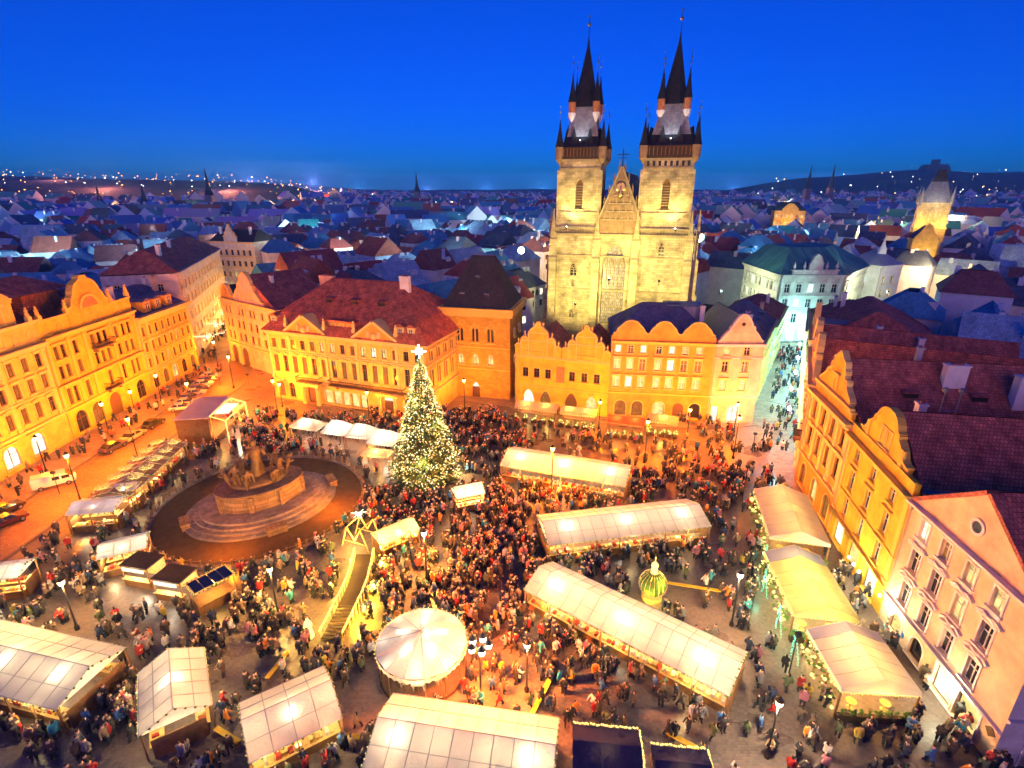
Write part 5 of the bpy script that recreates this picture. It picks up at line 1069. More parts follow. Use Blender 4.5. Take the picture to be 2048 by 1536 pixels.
stall('stall_row', 'longest pinkish white stall row running diagonally beside the golden bauble', (2.9, 47.2), (19.5, 34.8), 2.8, lamps=3, P_=120)
stall('stall_row', 'white stall row at the bottom edge below the round tent', (-10.3, 29.8), (3.2, 27.6), 3.1, lamps=2, P_=110)
stall('stall_row', 'short pale stall tilted between the cross ridge stall and the bottom row', (-20.6, 29.5), (-14.9, 33.1), 2.9, lamps=1)
stall('stall_row', 'pinkish white stall row cut by the left picture edge', (-52, 38.2), (-35.7, 34.4), 3.2, lamps=3)
stall('stall_row', 'white stall with its ridge pointing to the viewer', (-30.1, 36.2), (-26.3, 30.4), 2.5, zr=4.1, lamps=1, lamp_y=0)
stall('small_stall', 'tiny lilac roofed stall beside the lit spruce', (-8.0, 64.0), (-4.2, 65.4), 1.6, 3.6, 2.6, lamps=1, P_=160)
stall('small_stall', 'violet roofed stall by the road left of the monument', (-57.0, 60.0), (-51.5, 60.9), 2.0, 3.7, 3.0, 'violet_fab', 1, 200, lc=WARM, group='small coloured stalls')
stall('small_stall', 'pale blue roofed stall beside the monument railing', (-47.2, 51.0), (-43.0, 53.2), 1.8, 3.7, 3.0, 'blue_fab', 1, 160, lc=WARM, group='small coloured stalls')
stall('small_stall', 'blue roofed stall cut by the left picture edge', (-57.5, 47.2), (-53.0, 48.2), 1.7, 3.7, 3.0, 'blue_fab', 1, 200, lc=WARM, group='small coloured stalls')
stall('small_stall', 'little white canopy between violet stall and rosette stalls', (-54.6, 64.4), (-51.6, 64.8), 1.2, 3.9, 3.3, 'white_fab', 1, 90, lc=WARM, group='small coloured stalls')
def rosette(o, x, y, z, r=1.1):
    mb = MB()
    for i in range(12):
        a = 2*math.pi*i/12; mb.bar((x,y,z),(x+r*math.cos(a),y+r*math.sin(a),z+.35+.25*math.sin(a*3)),.025,0)
        for t in (.35,.6,.8,1): mb.octa((x+r*t*math.cos(a), y+r*t*math.sin(a), z+.1+.3*t), .06, 1)
    mb.build('light_rosette', [M['leafgreen'], M['bulb']], o)
for i, (y0, y1) in enumerate(((62.8, 67.6), (68.2, 73.0), (73.6, 78.6))):
    sx = -54.2 - i*.5
    o = stall('rosette_stall', f'brown roofed stall dotted with star shaped lights, {("nearest","middle","farthest")[i]} of the three by the road', (sx, y0), (sx-.4, y1), 2.6, 3.6, 2.9, 'brown_fab', 1, 200, lc=WARM, group='stalls with star shaped lights')
    for (rx, ry) in ((-1.5,-1.5),(1.3,-1.4),(-1.3,1.5),(1.5,1.4)): rosette(o, rx, ry, 3.4, .9)
for i, (x, y, lab) in enumerate(((-41.5, 49.6, 'dark flat roofed booth with white lit counter nearest the pale blue stall'), (-36.6, 47.4, 'dark flat roofed booth with white lit counter left of the glass roofed kiosk'))):
    o = thing('booth', lab, 'market stall', (x, y, 0), R(-12), 'small lit booths'); OBST.append((x, y, 1.9, 1.5, 0))
    MB().box(-1.8,1.8,-1.2,1.4,2.7,2.85).build('roof', M['darkwood'], o); MB().box(-1.7,1.7,-1.1,-.8,0,1,0).box(-1.8,1.8,-1.3,-.7,1,1.06,1).build('counter', [M['wood'], M['woodlight']], o); MB().box(-1.7,1.7,1.2,1.3,0,2.7).build('back_wall', M['woodlight'], o)
    for px in (-1.7, 1.7): MB().box(px-.06,px+.06,-1.1,-1,0,2.7).build('post', M['wood'], o)
    q = MB().box(-1.4,1.4,-1.28,-1.2,2.2,2.62).build('lit_panel', M['lit_white'], o); light(o, (0,-.6,2.3), 120, WHITE, .3); light(o, (0,-1.9,2.5), 60, WHITE, .2)
o = thing('glass_kiosk', 'small kiosk with dark glazed roof and golden light frame by the railing', 'kiosk', (-32, 46.3, 0), R(50)); OBST.append((-32, 46.3, 2.2, 1.6, R(50)))
for i in range(4): MB().box(-1.9+i*.98, -1.9+i*.98+.9, -1.1, 1.1, 3.0, 3.05).build('glass_panel', M['carglass'], o)
MB().box(-2,2,-1.2,-1.1,2.9,3.1).box(-2,2,1.1,1.2,2.9,3.1).box(-2.1,-2,-1.2,1.2,2.9,3.1).box(2,2.1,-1.2,1.2,2.9,3.1).build('roof_frame', M['woodlight'], o); MB().box(-1.8,1.8,-1,1,0,1.1).build('counter', M['wood'], o)
for px in (-1.9, 1.9):
    for py in (-1.1, 1.1): MB().box(px-.05,px+.05,py-.05,py+.05,0,2.95).build('post', M['wood'], o)
garland(o, [(-2.1,-1.3,3.1),(2.1,-1.3,3.1),(2.1,1.3,3.1),(-2.1,1.3,3.1),(-2.1,-1.3,3.1)], .2); light(o, (0,0,2.5), 200, WARM, .3)
def canopy(name, label, x, y, w, d, rz, fab, ze=2.9, zr=4.1, P_=220, lc=WHITE, hip=True, group='canopies'):
    o = thing(name, label, 'canopy', (x, y, 0), rz, group); OBST.append((x, y, w/2, d/2, rz))
    ins = w*.28 if hip else 0; a = [(-w/2,-d/2,ze),(w/2,-d/2,ze),(w/2,d/2,ze),(-w/2,d/2,ze),(-w/2+ins,0,zr),(w/2-ins,0,zr)]
    for f in ((0,1,5,4),(1,2,5),(2,3,4,5),(3,0,4)): MB().add([a[i] for i in f], [tuple(range(len(f)))]).build('roof_panel', M[fab], o)
    v = MB()
    for p, q in ((0,1),(1,2),(2,3),(3,0)):
        A_, B_ = Vector(a[p]), Vector(a[q]); n = max(2, int((B_-A_).length/.5))
        for i in range(n):
            s_, e_ = A_.lerp(B_, i/n), A_.lerp(B_, (i+1)/n); m_ = (s_+e_)/2; v.add([s_, e_, e_-Vector((0,0,.22)), m_-Vector((0,0,.38)), s_-Vector((0,0,.22))], [(0,1,2,3,4)])
    v.build('valance', M[fab], o)
    for px in (-w/2+.1, w/2-.1):
        for py in (-d/2+.1, d/2-.1): MB().box(px-.06,px+.06,py-.06,py+.06,0,ze).build('post', M['wood'], o)
    for k in range(max(1, round(w/4))): light(o, (-w/2+w*(k+.5)/max(1, round(w/4)), -.2, ze-.15), P_, lc, .3)
    return o
canopy('market_canopy', 'low cream canopy left of the two white peaked canopies behind the monument', -35.8, 86.2, 5.6, 3.4, R(-18), 'cream_fab')
canopy('market_canopy', 'glaring white peaked canopy behind the monument, left one', -29.8, 83.8, 4.4, 4.0, R(-15), 'white_fab', 3.2, 4.8, 200)
canopy('market_canopy', 'white peaked canopy behind the monument, between glaring canopy and spruce', -25.4, 82.4, 4.2, 4.0, R(-15), 'white_fab', 3.2, 4.8, 130)
canopy('market_canopy', 'white peaked canopy touching the left side of the lit spruce', -21.0, 80.0, 4.6, 4.2, R(-15), 'white_fab', 3.2, 4.8, 170)
canopy('market_canopy', 'low yellow canopy in front of the white one left of the spruce', -21.4, 76.2, 4.6, 2.4, R(-10), 'cream_fab', 2.6, 3.2, 160, WARM)
# cafe awnings before the gabled houses
for i, (x, y, w, f, lab) in enumerate(((4.8, 95.6, 8.0, 'pink_fab', 'wide cream cafe awning under the lobed gables, left one'), (12.6, 92.9, 6.8, 'pink_fab', 'wide cream cafe awning under the lobed gables, right one'), (20.6, 88.6, 6.4, 'red_fab', 'red cafe canopy before the wavy gabled house'), (27.5, 89.4, 5.4, 'pink_fab', 'orange cafe canopy right of the red one'))):
    o = canopy('cafe_awning', lab, x, y, w, 3.6, R(-17), f, 2.6, 3.3, 170, WARM, False, 'cafe awnings')
    garland(o, [(-w/2,-1.9,2.6),(w/2,-1.9,2.6)], .25)
    for px in spread(-w/2+.5, w/2-.5, 5):
        b_ = MB(); 
        for k in range(26): b_.octa((px+rnd.uniform(-.45,.45), -2.2+rnd.uniform(-.3,.3), rnd.uniform(.5,1.4)), rnd.uniform(.09,.2), 0 if k % 4 else 1)
        b_.box(px-.5, px+.5, -2.5, -1.9, 0, .55, 2); b_.build('planter', [M['leafgreen'], M['bulb'], M['darkwood']], o)
# restaurant marquees along the right-hand houses
def marquee(label, c, w, L_, rz, fab, stripe, P_, lc, zr=4.4, ze=3.2):
    o = thing('restaurant_marquee', label, 'marquee', (c[0], c[1], 0), rz, 'restaurant marquees along the houses'); OBST.append((c[0], c[1], w/2, L_/2, rz))
    n = 5
    for s_ in (-1, 1):
        for i in range(n):
            y0, y1 = -L_/2+L_*i/n+.02, -L_/2+L_*(i+1)/n-.02; q = MB()
            for j in range(4):
                t0, t1 = j/4, (j+1)/4; z = lambda t: zr-(zr-ze)*t-.07*math.sin(math.pi*t); q.add([(s_*w/2*t0,y0,z(t0)),(s_*w/2*t0,y1,z(t0)),(s_*w/2*t1,y1,z(t1)),(s_*w/2*t1,y0,z(t1))], [(0,1,2,3)])
            q.build('roof_panel', M[stripe if (stripe and i == n-1) else fab], o)
    for s_ in (-1, 1): MB().add([(-w/2,s_*L_/2,ze-.4),(w/2,s_*L_/2,ze-.4),(w/2,s_*L_/2,ze),(0,s_*L_/2,zr),(-w/2,s_*L_/2,ze)], [(0,1,2,3,4)]).build('gable_end', M[fab], o)
    for s_ in (-1, 1): MB().add([(s_*w/2,-L_/2,ze),(s_*w/2,L_/2,ze),(s_*w/2,L_/2,ze-.4),(s_*w/2,-L_/2,ze-.4)], [(0,1,2,3)]).build('valance', M[fab], o)
    for px in (-w/2+.1, w/2-.1):
        for py in spread(-L_/2+.1, L_/2-.1, 4): MB().box(px-.07,px+.07,py-.07,py+.07,0,ze).build('post', M['wood'], o)
    bx = MB()
    for k in range(int(L_*11)): bx.octa((-w/2-.3+rnd.uniform(-.2,.2), -L_/2+rnd.random()*L_, rnd.uniform(.6,3.2)), rnd.uniform(.1,.2), 0 if k % 3 else 1)
    g_ = bx.build('side_hedge', [M['leafgreen'], M['bulb']], o); g_['kind'] = 'stuff'
    bx = MB()
    for k in range(int(w*9)): bx.octa((-w/2+rnd.random()*w, -L_/2-.25+rnd.uniform(-.2,.2), rnd.uniform(.5,1.3)), rnd.uniform(.12,.24), 0)
    bx.box(-w/2, w/2, -L_/2-.45, -L_/2-.1, 0, .7, 1); g_ = bx.build('planter_hedge', [M['leafgreen'], M['darkwood']], o)
    garland(o, [(-w/2-.1,-L_/2,ze-.35),(-w/2-.1,L_/2,ze-.35)], .22, .07, 'bulb', False); garland(o, [(-w/2,-L_/2-.08,ze-.35),(w/2,-L_/2-.08,ze-.35)], .22, .07, 'bulb', False)
    for py in spread(-L_*.34, L_*.34, 3):
        for px in (-w*.22, w*.22):
            t = MB(); t.lathe([(.3,0),(.05,.05),(.05,.7),(.45,.72),(.45,.76)], (px,py), 8); t.build('table', M['woodlight'], o)
        light(o, (0, py, ze-.5), P_, lc, .3)
    return o
marquee('long salmon marquee between the orange and mustard houses', (35.1, 58.1), 6.6, 11.0, R(-14), 'grey_fab', None, 170, WARM)
marquee('yellow glowing marquee before the mustard house', (31.0, 45.6), 6.0, 9.6, R(-8), 'yellow_fab', 'violet_fab', 170, (1,.86,.25))
marquee('cream marquee with a blue stripe before the salmon house', (30.6, 35.9), 6.4, 6.4, R(-4), 'grey_fab', 'violet_fab', 170, WARM)
for i, (x, y) in enumerate(((36.2, 48.6), (35.8, 42.6), (36.0, 33.5))):
    o = thing('wall_sconce_row', f'row of white wall lamps over the arcade, {("first","second","third")[i]} from the far marquee', 'lamp', (x+1.4, y, 3.1), R(-8), 'wall lamps over the arcade')
    for k in range(3): MB().ball((0, -1.2+k*1.2, 0), .16, 0, 8).build('globe', M['lanternwhite'], o)
    light(o, (-.6, 0, -.2), 260, (1,.95,.6), .3)
# green sparkling light chain posts in front of the yellow marquee
for i, (x, y) in enumerate(((29.6, 52.0), (27.5, 47.6), (26.6, 42.4), (26.6, 39.2))):
    o = thing('light_chain_post', f'post wound with green white light chain, {("first","second","third","last")[i]} along the marquees', 'light chain', (x, y, 0), 0, 'posts with green light chains')
    MB().bar((0,0,0),(0,0,3.2),.05).build('pole', M['iron'], o); garland(o, [(0,0,.2),(0,0,3.2)], .1, .07, 'bulbgreen', False); garland(o, [(0,0,3.2),(-.6,-2.2,1.2)], .16, .06, 'bulbgreen', False); light(o, (-.3,0,2.2), 60, (.3,1,.6), .2)
# navy tents at the bottom edge
for lab, c, w, d in (('navy blue tent roof at the bottom edge with golden garland', (7.0, 28.0), 5.0, 3.4), ('smaller navy tent at the bottom edge right of the larger', (12.2, 26.6), 4.0, 3.0)):
    o = canopy('navy_tent', lab, c[0], c[1], w, d, R(-6), 'navy_fab', 3.0, 3.6, 90, WARM, False, 'navy tents'); garland(o, [(-w/2,d/2+.1,3.1),(w/2,d/2+.1,3.1)], .16, .1, 'bulb', False); garland(o, [(w/2+.1,-d/2,3.1),(w/2+.1,d/2,3.1)], .16, .1, 'bulb', False)

# ------------------------------------------------------------------ round carousel tent
o = thing('carousel_tent', 'round white carousel tent with glowing star of lamps on its roof', 'carousel', (-8.2, 37.7, 0)); OBST.append((-8.2, 37.7, 4.2, 4.2, 0)); n = 14
for i in range(n):
    a0, a1 = 2*math.pi*i/n, 2*math.pi*(i+1)/n; q = MB()
    for j in range(5):
        r0, r1 = 4.1*j/5, 4.1*(j+1)/5; z = lambda r: 4.5-1.2*(r/4.1)**.95
        q.add([(r0*math.cos(a0),r0*math.sin(a0),z(r0)),(r1*math.cos(a0),r1*math.sin(a0),z(r1)),(r1*math.cos(a1),r1*math.sin(a1),z(r1)),(r0*math.cos(a1),r0*math.sin(a1),z(r0))] if j else [(0,0,z(0)),(r1*math.cos(a0),r1*math.sin(a0),z(r1)),(r1*math.cos(a1),r1*math.sin(a1),z(r1))], [(0,1,2,3)] if j else [(0,1,2)])
    q.build('roof_panel', M['white_fab'], o)
    MB().bar((0,0,4.51),(4.1*math.cos(a0),4.1*math.sin(a0),3.32),.03).build('rib', M['vinyl'], o)
    MB().bar((3.9*math.cos(a0),3.9*math.sin(a0),0),(3.9*math.cos(a0),3.9*math.sin(a0),3.3),.05).build('post', M['gold'], o)
    v = MB(); k = 3
    for j in range(k):
        b0, b1 = a0+(a1-a0)*j/k, a0+(a1-a0)*(j+1)/k; bm = (b0+b1)/2; c_ = lambda b,z: (4.12*math.cos(b),4.12*math.sin(b),z); v.add([c_(b0,3.3),c_(b1,3.3),c_(b1,3.0),c_(bm,2.8),c_(b0,3.0)], [(0,1,2,3,4)])
    v.build('valance', M['cream_fab'], o)
MB().lathe([(4.0,0),(4.0,.35),(3.9,.4)], (0,0), 28).build('platform', M['darkwood'], o); MB().lathe([(.9,.4),(.8,3.2),(.3,3.6),(.1,4.4)], (0,0), 12).build('drum', M['gold'], o)
for i in range(8):
    a = 2*math.pi*i/8; hx, hy = 2.7*math.cos(a), 2.7*math.sin(a); q = MB(); q.bar((0,0,.4),(0,0,3.6),.03,1)
    q.lathe([(.05,-.6),(.22,-.45),(.24,0),(.2,.4),(.08,.6)], (0,0), 8, 0); q.bar((0,.05,.5),(0,.3,1.0),.1,0); q.bar((0,.3,1.0),(0,.6,.9),.08,0)
    b_ = MB(); 
    for (x_, y_, z_) in q.v: b_.v.append((x_, y_, z_))
    b_.f, b_.m = q.f, q.m
    c_ = MB(); c_.bar((0,-.6,1.3),(0,.55,1.35),.24,0,8).bar((0,.5,1.4),(0,.8,1.9),.12,0,6).bar((0,.8,1.9),(0,1.1,1.75),.1,0,6).bar((0,0,.4),(0,0,3.6),.03,1)
    for lx, ly in ((-.12,-.5),(.12,-.5),(-.12,.45),(.12,.45)): c_.bar((lx,ly,1.2),(lx,ly+.1,.6),.06,0)
    c_.build('carousel_horse', [M['cream_fab'], M['gold']], o, (hx, hy, 0), a)
for i in range(5): a = 2*math.pi*i/5+.3; light(o, (1.5*math.cos(a),1.5*math.sin(a),3.78), 11, WHITE, .12); light(o, (2.1*math.cos(a),2.1*math.sin(a),3.6), 8, WHITE, .12)
light(o, (.45,0,4.15), 16, WHITE, .12); light(o, (0,-2.6,2.6), 55, (1,.7,.4), .4); light(o, (0,2.6,2.6), 55, (1,.7,.4), .4)
for i in range(8): a = 2*math.pi*i/8; light(o, (3.4*math.cos(a),3.4*math.sin(a),2.9), 11, WHITE, .2)
mb = MB()
for i in range(56): a = 2*math.pi*i/56; mb.octa((4.2*math.cos(a),4.2*math.sin(a),3.3),.07,0)
mb.build('rim_lights', M['bulb'], o)['kind'] = 'stuff'

# ------------------------------------------------------------------ the great lit spruce
TX, TY, TH = -13.2, 73.0, 19.6
o = thing('christmas_tree', 'towering spruce covered in warm fairy lights with a white star on top', 'tree', (TX, TY, 0)); OBST.append((TX, TY, 5.8, 5.8, 0))
MB().lathe([(.35,0),(.3,5),(.16,13),(.04,TH)], (0,0), 8).build('trunk', M['bark'], o)
fo = MB(); bl = MB(); rt = random.Random(5)
def tree_r(z, a=0):
    tier = 1 + .10*math.sin(z*3.3) ; lob = 1 + .09*math.sin(a*5+z*1.7) + .06*math.sin(a*9-z*2.9)
    return (5.0*max(0, (1-(z-.6)/(TH-.3)))**.92)*tier*lob + .12
for k in range(2100):
    z = .7 + (TH-1.0)*(1-math.sqrt(rt.random())*.999); a = rt.uniform(0, 2*math.pi); rr = tree_r(z, a)
    r0 = rr*rt.uniform(.25, .8); r1 = rr*rt.uniform(.86, 1.1); drop = .12*(r1-r0) + rt.uniform(.1, .5)
    ca, sa = math.cos(a), math.sin(a); n = 4
    for j in range(n):
        t = (j+.5)/n; r = r0+(r1-r0)*t; zz = z - drop*t; w = .34*(1-t*.6)*rt.uniform(.8,1.3); tw = rt.uniform(-.6,.6)
        ex, ey, ez = -sa*math.cos(tw), ca*math.cos(tw), math.sin(tw); l = (r1-r0)/n*.9+.12
        fo.add([(r*ca-ex*w-ca*l*.3, r*sa-ey*w-sa*l*.3, zz-ez*w+.05), (r*ca+ca*l, r*sa+sa*l, zz-.12), (r*ca+ex*w-ca*l*.3, r*sa+ey*w-sa*l*.3, zz+ez*w+.05)], [(0,1,2)])
for k in range(4300):
    z = .8 + (TH-1.2)*(1-math.sqrt(rt.random())*.999); a = rt.uniform(0, 2*math.pi)
    if math.sin(a*7+z*2.3)+math.sin(a*3-z*1.4+1) < -.9: continue
    rr = tree_r(z, a)*rt.uniform(.86, 1.05); bl.octa((rr*math.cos(a), rr*math.sin(a), z-.15), rt.uniform(.05,.10), 2 if rt.random() < .1 else rt.choice((0, 0, 1)))
for s_ in range(22):
    a = 2*math.pi*s_/22
    for k in range(52): z = 1.0+(TH-2)*k/52; rr = tree_r(z, a)*1.01; bl.octa((rr*math.cos(a+k*.012), rr*math.sin(a+k*.012), z-.2), .06, 0)
f_ = fo.build('crown', M['needle'], o); b_ = bl.build('fairy_lights', [M['bulb'], M['bulbwhite'], M['bulbred']], o); b_['kind'] = 'stuff'
st = MB()
for i in range(8):
    a = math.pi*i/4; R_ = 1.0 if i % 2 == 0 else .6; st.bar((0,0,TH+.6),(R_*math.cos(a),.0,TH+.6+R_*math.sin(a)),.07)
st.lathe([(.05,TH+.3),(.35,TH+.6),(.05,TH+.9)], (0,0), 8); st.build('star', M['lanternwhite'], o); light(o, (0,-.8,TH+.8), 180, (1,.95,.85), .3)
for i in range(10):
    z = 1.5+1.75*i; a = i*2.4; rr = tree_r(z)+.5; light(o, (rr*math.cos(a), rr*math.sin(a), z), 220, (1,.80,.30), .5)

# ------------------------------------------------------------------ monument
MX, MY = -35.3, 65.6
OBST.append((MX, MY, 14, 14, 0))
tag(MB().lathe([(13.6,.01),(13.6,.05),(13.5,.06)], (MX, MY), 64).build('lawn', M['lawn']), kind='structure')
o = thing('monument', 'large bronze figure group on a stepped oval stone plinth', 'monument', (MX+.2, MY-.2, 0), R(35))
for k, (rx, ry, z0, z1) in enumerate(((9.9, 8.3, .05, .35), (9.2, 7.6, .35, .65), (8.5, 6.9, .65, .95), (7.8, 6.2, .95, 1.25))):
    MB().lathe([(1,z0),(1,z1-.04),(.994,z1)], (0,0), 56, 0, 0, rx, ry).build('step', M['stonestep'], o)
pl = MB(); pl.lathe([(1,1.25),(1.03,1.5),(.98,1.7),(.95,3.2),(1.02,3.45),(1.02,3.75),(.9,3.8)], (0,0), 48, 0, 0, 5.6, 3.7).build('plinth', M['stone'], o, smooth=False)
for a in (20, 70, 110, 160, 200, 250, 290, 340): MB().box(-.35,.35,-.3,.3,1.25,3.5).build('pilaster', M['stone'], o, (5.5*math.cos(R(a)), 3.65*math.sin(R(a)), 0), R(a))
for (bx, by, rz) in ((9.6, 0, 0), (-9.6, 0, 0), (0, -8.2, 1.57), (0, 8.2, 1.57)): MB().box(-.5,.5,-1.2,1.2,.05,.9).box(-.6,.6,-1.3,1.3,.9,1.05).build('stone_block', M['stone'], o, (bx, by, 0), rz)
def robed(x, y, z, h, lean=(0,0), seed=0):
    rr = random.Random(seed); n = 12; rows = [(.34,0),(.32,.12),(.25,.35),(.22,.5),(.25,.68),(.24,.78),(.09,.83),(.085,.86),(.12,.90),(.125,.95),(.08,1.0)]
    b = MB(); vs = []
    for k, (r, t) in enumerate(rows):
        for i in range(n):
            a = 2*math.pi*i/n; q = (r*.54 if t < .8 else r*.66)*h*(1+(.14*math.sin(a*3+seed+k*.3) if t < .75 else 0)); vs.append((x+lean[0]*t*h+q*math.cos(a), y+lean[1]*t*h+q*.8*math.sin(a), z+t*h))
    fs = [(k*n+i, k*n+(i+1) % n, (k+1)*n+(i+1) % n, (k+1)*n+i) for k in range(len(rows)-1) for i in range(n)] + [tuple((len(rows)-1)*n+i for i in range(n))]
    b.add(vs, fs); s_ = h*.78+z
    for sg in (-1, 1): b.bar((x+lean[0]*h*.75+sg*.14*h, y+lean[1]*h*.75, s_), (x+lean[0]*h*.5+sg*.22*h, y-.08*h, s_-.22*h), .05*h, 0, 6)
    return b
sg = MB(); sg.lathe([(1.0,3.75),(.9,4.2),(.6,4.6),(.3,4.9)], (0,0), 14, 0, 0, 3.6, 2.2); sg.build('bronze_base', M['bronze'], o, smooth=True)
robed(0, 0, 4.6, 5.4, seed=1).build('standing_figure', M['bronze'], o, smooth=True)
monument = o
light(o, (-6, -9.5, 3.2), 700, SODIUM, .3); light(o, (7.5, -7.5, 2.8), 1100, SODIUM, .3)
rl = thing('railing', 'low circular iron railing with stone kerb around the monument', 'railing', (MX, MY, 0))
pm = MB().box(-.09,.09,-.09,.09,0,1.0).box(-.13,.13,-.13,.13,1.0,1.1).mesh('post', [M['stone']])
for i in range(72):
    a = 2*math.pi*i/72; put('post', pm, rl, (13.9*math.cos(a), 13.9*math.sin(a), 0), a)
rr_ = MB()
for z in (.5, .92):
    for i in range(72): a0, a1 = 2*math.pi*i/72, 2*math.pi*(i+1)/72; rr_.bar((13.9*math.cos(a0),13.9*math.sin(a0),z),(13.9*math.cos(a1),13.9*math.sin(a1),z),.04)
rr_.build('rail', M['stone'], rl); MB().lathe([(13.65,0),(13.65,.14),(14.15,.14),(14.15,0)], (0,0), 72).build('kerb_ring', M['stonestep'], rl) if False else None
kr = MB()
for i in range(72):
    a0, a1 = 2*math.pi*i/72, 2*math.pi*(i+1)/72; c_ = lambda r,a,z: (r*math.cos(a), r*math.sin(a), z); kr.add([c_(13.55,a0,.0),c_(13.55,a0,.16),c_(14.2,a0,.16),c_(14.2,a0,0),c_(13.55,a1,0),c_(13.55,a1,.16),c_(14.2,a1,.16),c_(14.2,a1,0)], [(1,2,6,5),(2,3,7,6),(0,4,5,1)])
kr.build('kerb_ring', M['stonestep'], rl)

# ------------------------------------------------------------------ stage, nativity frames, light walkway, golden bauble
o = thing('stage', 'covered stage with lilac roof and bulb lit truss front by the road', 'stage', (-55.2, 88.3, 0), R(4)); OBST.append((-55.2, 88.3, 4.5, 5, 0))
MB().add([(-2.8,-4.4,4.7),(2.9,-4.4,4.9),(2.9,4.4,5.5),(-2.8,4.4,5.3),(-2.8,-4.4,4.9),(2.9,-4.4,5.1),(2.9,4.4,5.7),(-2.8,4.4,5.5)], [(0,3,2,1),(4,5,6,7),(0,1,5,4),(1,2,6,5),(2,3,7,6),(3,0,4,7)]).build('roof', M['violet_fab'], o)
MB().box(-2.7,2.7,-4.3,-4.1,0,4.7).build('side_wall', M['darkwood'], o); MB().box(-2.8,-2.6,-4.1,4.3,0,4.7).build('back_wall', M['darkwood'], o); MB().box(-2.6,3.4,-4.1,4.3,0,1.1).build('deck', M['wood'], o)
tr = MB()
for y in (-4.2, 4.2):
    tr.bar((3.2,y,0),(3.2,y,5.2),.08); tr.bar((5.6,y,0),(5.6,y,4.3),.08); tr.bar((3.2,y,5.2),(5.6,y,4.3),.08)
tr.bar((3.2,-4.2,5.2),(3.2,4.2,5.2),.08).bar((5.6,-4.2,4.3),(5.6,4.2,4.3),.08); tr.build('truss', M['woodlight'], o)
for pts in ([(5.7,-4.3,0),(5.7,-4.3,4.4),(5.7,4.3,4.4),(5.7,4.3,0)], [(3.2,-4.3,5.3),(5.7,-4.3,4.4)], [(3.2,4.3,5.3),(5.7,4.3,4.4)], [(3.2,-4.3,5.3),(3.2,4.3,5.3)]): garland(o, pts, .14, .1, 'bulb', False)
MB().box(3.0,5.4,-2.4,2.2,4.9,5.0).build('lit_canopy', M['lit_white'], o); light(o, (2.0,-1,3.9), 500, WARM, .4); light(o, (4.4,1.8,3.6), 350, WHITE, .4); light(o, (-5.5,-3.0,3.0), 300, WARM, .3)
o = thing('nativity_frames', 'pair of golden triangular timber frames outlined in lights with a bright star', 'decoration', (-18.9, 56.6, 0), R(-22)); OBST.append((-18.9, 56.6, 2.6, 2.2, 0))
for y in (-1.3, 1.3):
    f = MB(); P = [(-2.0,y,0),(-1.0,y,2.9),(0,y,1.2),(1.0,y,2.9),(2.0,y,0)]
    for a, b in zip(P[:-1], P[1:]): f.bar(a, b, .1)
    f.bar((-1.7,y,.9),(1.7,y,.9),.07).build('timber_frame', M['woodlight'], o); garland(o, P, .1, .075, 'bulb', False)
for x in (-1.0, 1.0): MB().bar((x,-1.3,2.9),(x,1.3,2.9),.08).build('ridge_beam', M['woodlight'], o)
s_ = MB()
for i in range(12): a = math.pi*i/6; s_.bar((0,0,4.3),((.9 if i % 2 else .5)*math.cos(a),(.9 if i % 2 else .5)*math.sin(a),4.3+.2*math.sin(a*2)),.05)
s_.octa((0,0,4.3),.2).build('star', M['bulbwhite'], o); MB().bar((0,0,1.2),(0,0,4.2),.05).build('star_pole', M['iron'], o); light(o, (0,0,3.6), 420, (1,.62,.12), .3); light(o, (0,-2.0,1.5), 200, (1,.62,.12), .3)
o = stall('small_stall', 'low golden thatched stall right of the triangular frames', (-16.4, 54.3), (-12.4, 57.6), 1.5, 3.0, 2.2, 'yellow_fab', 1, 300, lc=(1,.75,.2), group='small coloured stalls')
o = thing('light_walkway', 'raised plank walkway edged with golden light bands', 'walkway', (-17.8, 41.0, 0), R(-2)); OBST.append((-17.8, 47.2, 1.8, 6.6, 0))
pk = MB().box(-1.05,1.05,0,.34,-.06,.0).mesh('plank', [M['darkwood']])
for i in range(32): put('plank', pk, o, (.28*math.sin(i*.11)*2, i*.38, .25+min(i, 10)*.07))
for s_ in (-1, 1):
    P = [(s_*1.15+.56*math.sin(i*.11*2.0), i*.76, 1.15+min(i*2, 10)*.07) for i in range(17)]; hr = MB()
    for a, b in zip(P[:-1], P[1:]): hr.bar(a, b, .06)
    for p in P: hr.bar((p[0],p[1],0), p, .05)
    hr.build('handrail', M['woodlight'], o); garland(o, P, .06, .1, 'bulb', False, 'light_band')
for y in (2, 6, 10): light(o, (2.3, y, 1.3), 800, (1,.55,.04), .2); light(o, (-1.6, y, 1.9), 300, (1,.62,.06), .2); 
MB().lathe([(.5,0),(.3,1.0),(.45,1.4),(.1,2.2)], (0,0), 8).build('lit_cone', M['bulb'], o, (-2.4, .5, 0))
o = thing('golden_bauble', 'giant golden bauble of wire and bulbs with gift bow top', 'decoration', (15.2, 46.9, 0)); OBST.append((15.2, 46.9, 1.6, 1.6, 0))
MB().lathe([(1.1,0),(1.1,.35),(.9,.4)], (0,0), 16).build('base', M['woodlight'], o); bb = MB(); wr = MB()
for i in range(9):
    a = math.pi*i/9; pr = None
    for k in range(25):
        b = 2*math.pi*k/24; p = (1.5*math.sin(b)*math.cos(a), 1.5*math.sin(b)*math.sin(a), 1.95+1.5*math.cos(b))
        if pr: wr.bar(pr, p, .02)
        pr = p; bb.octa(p, .05, 0)
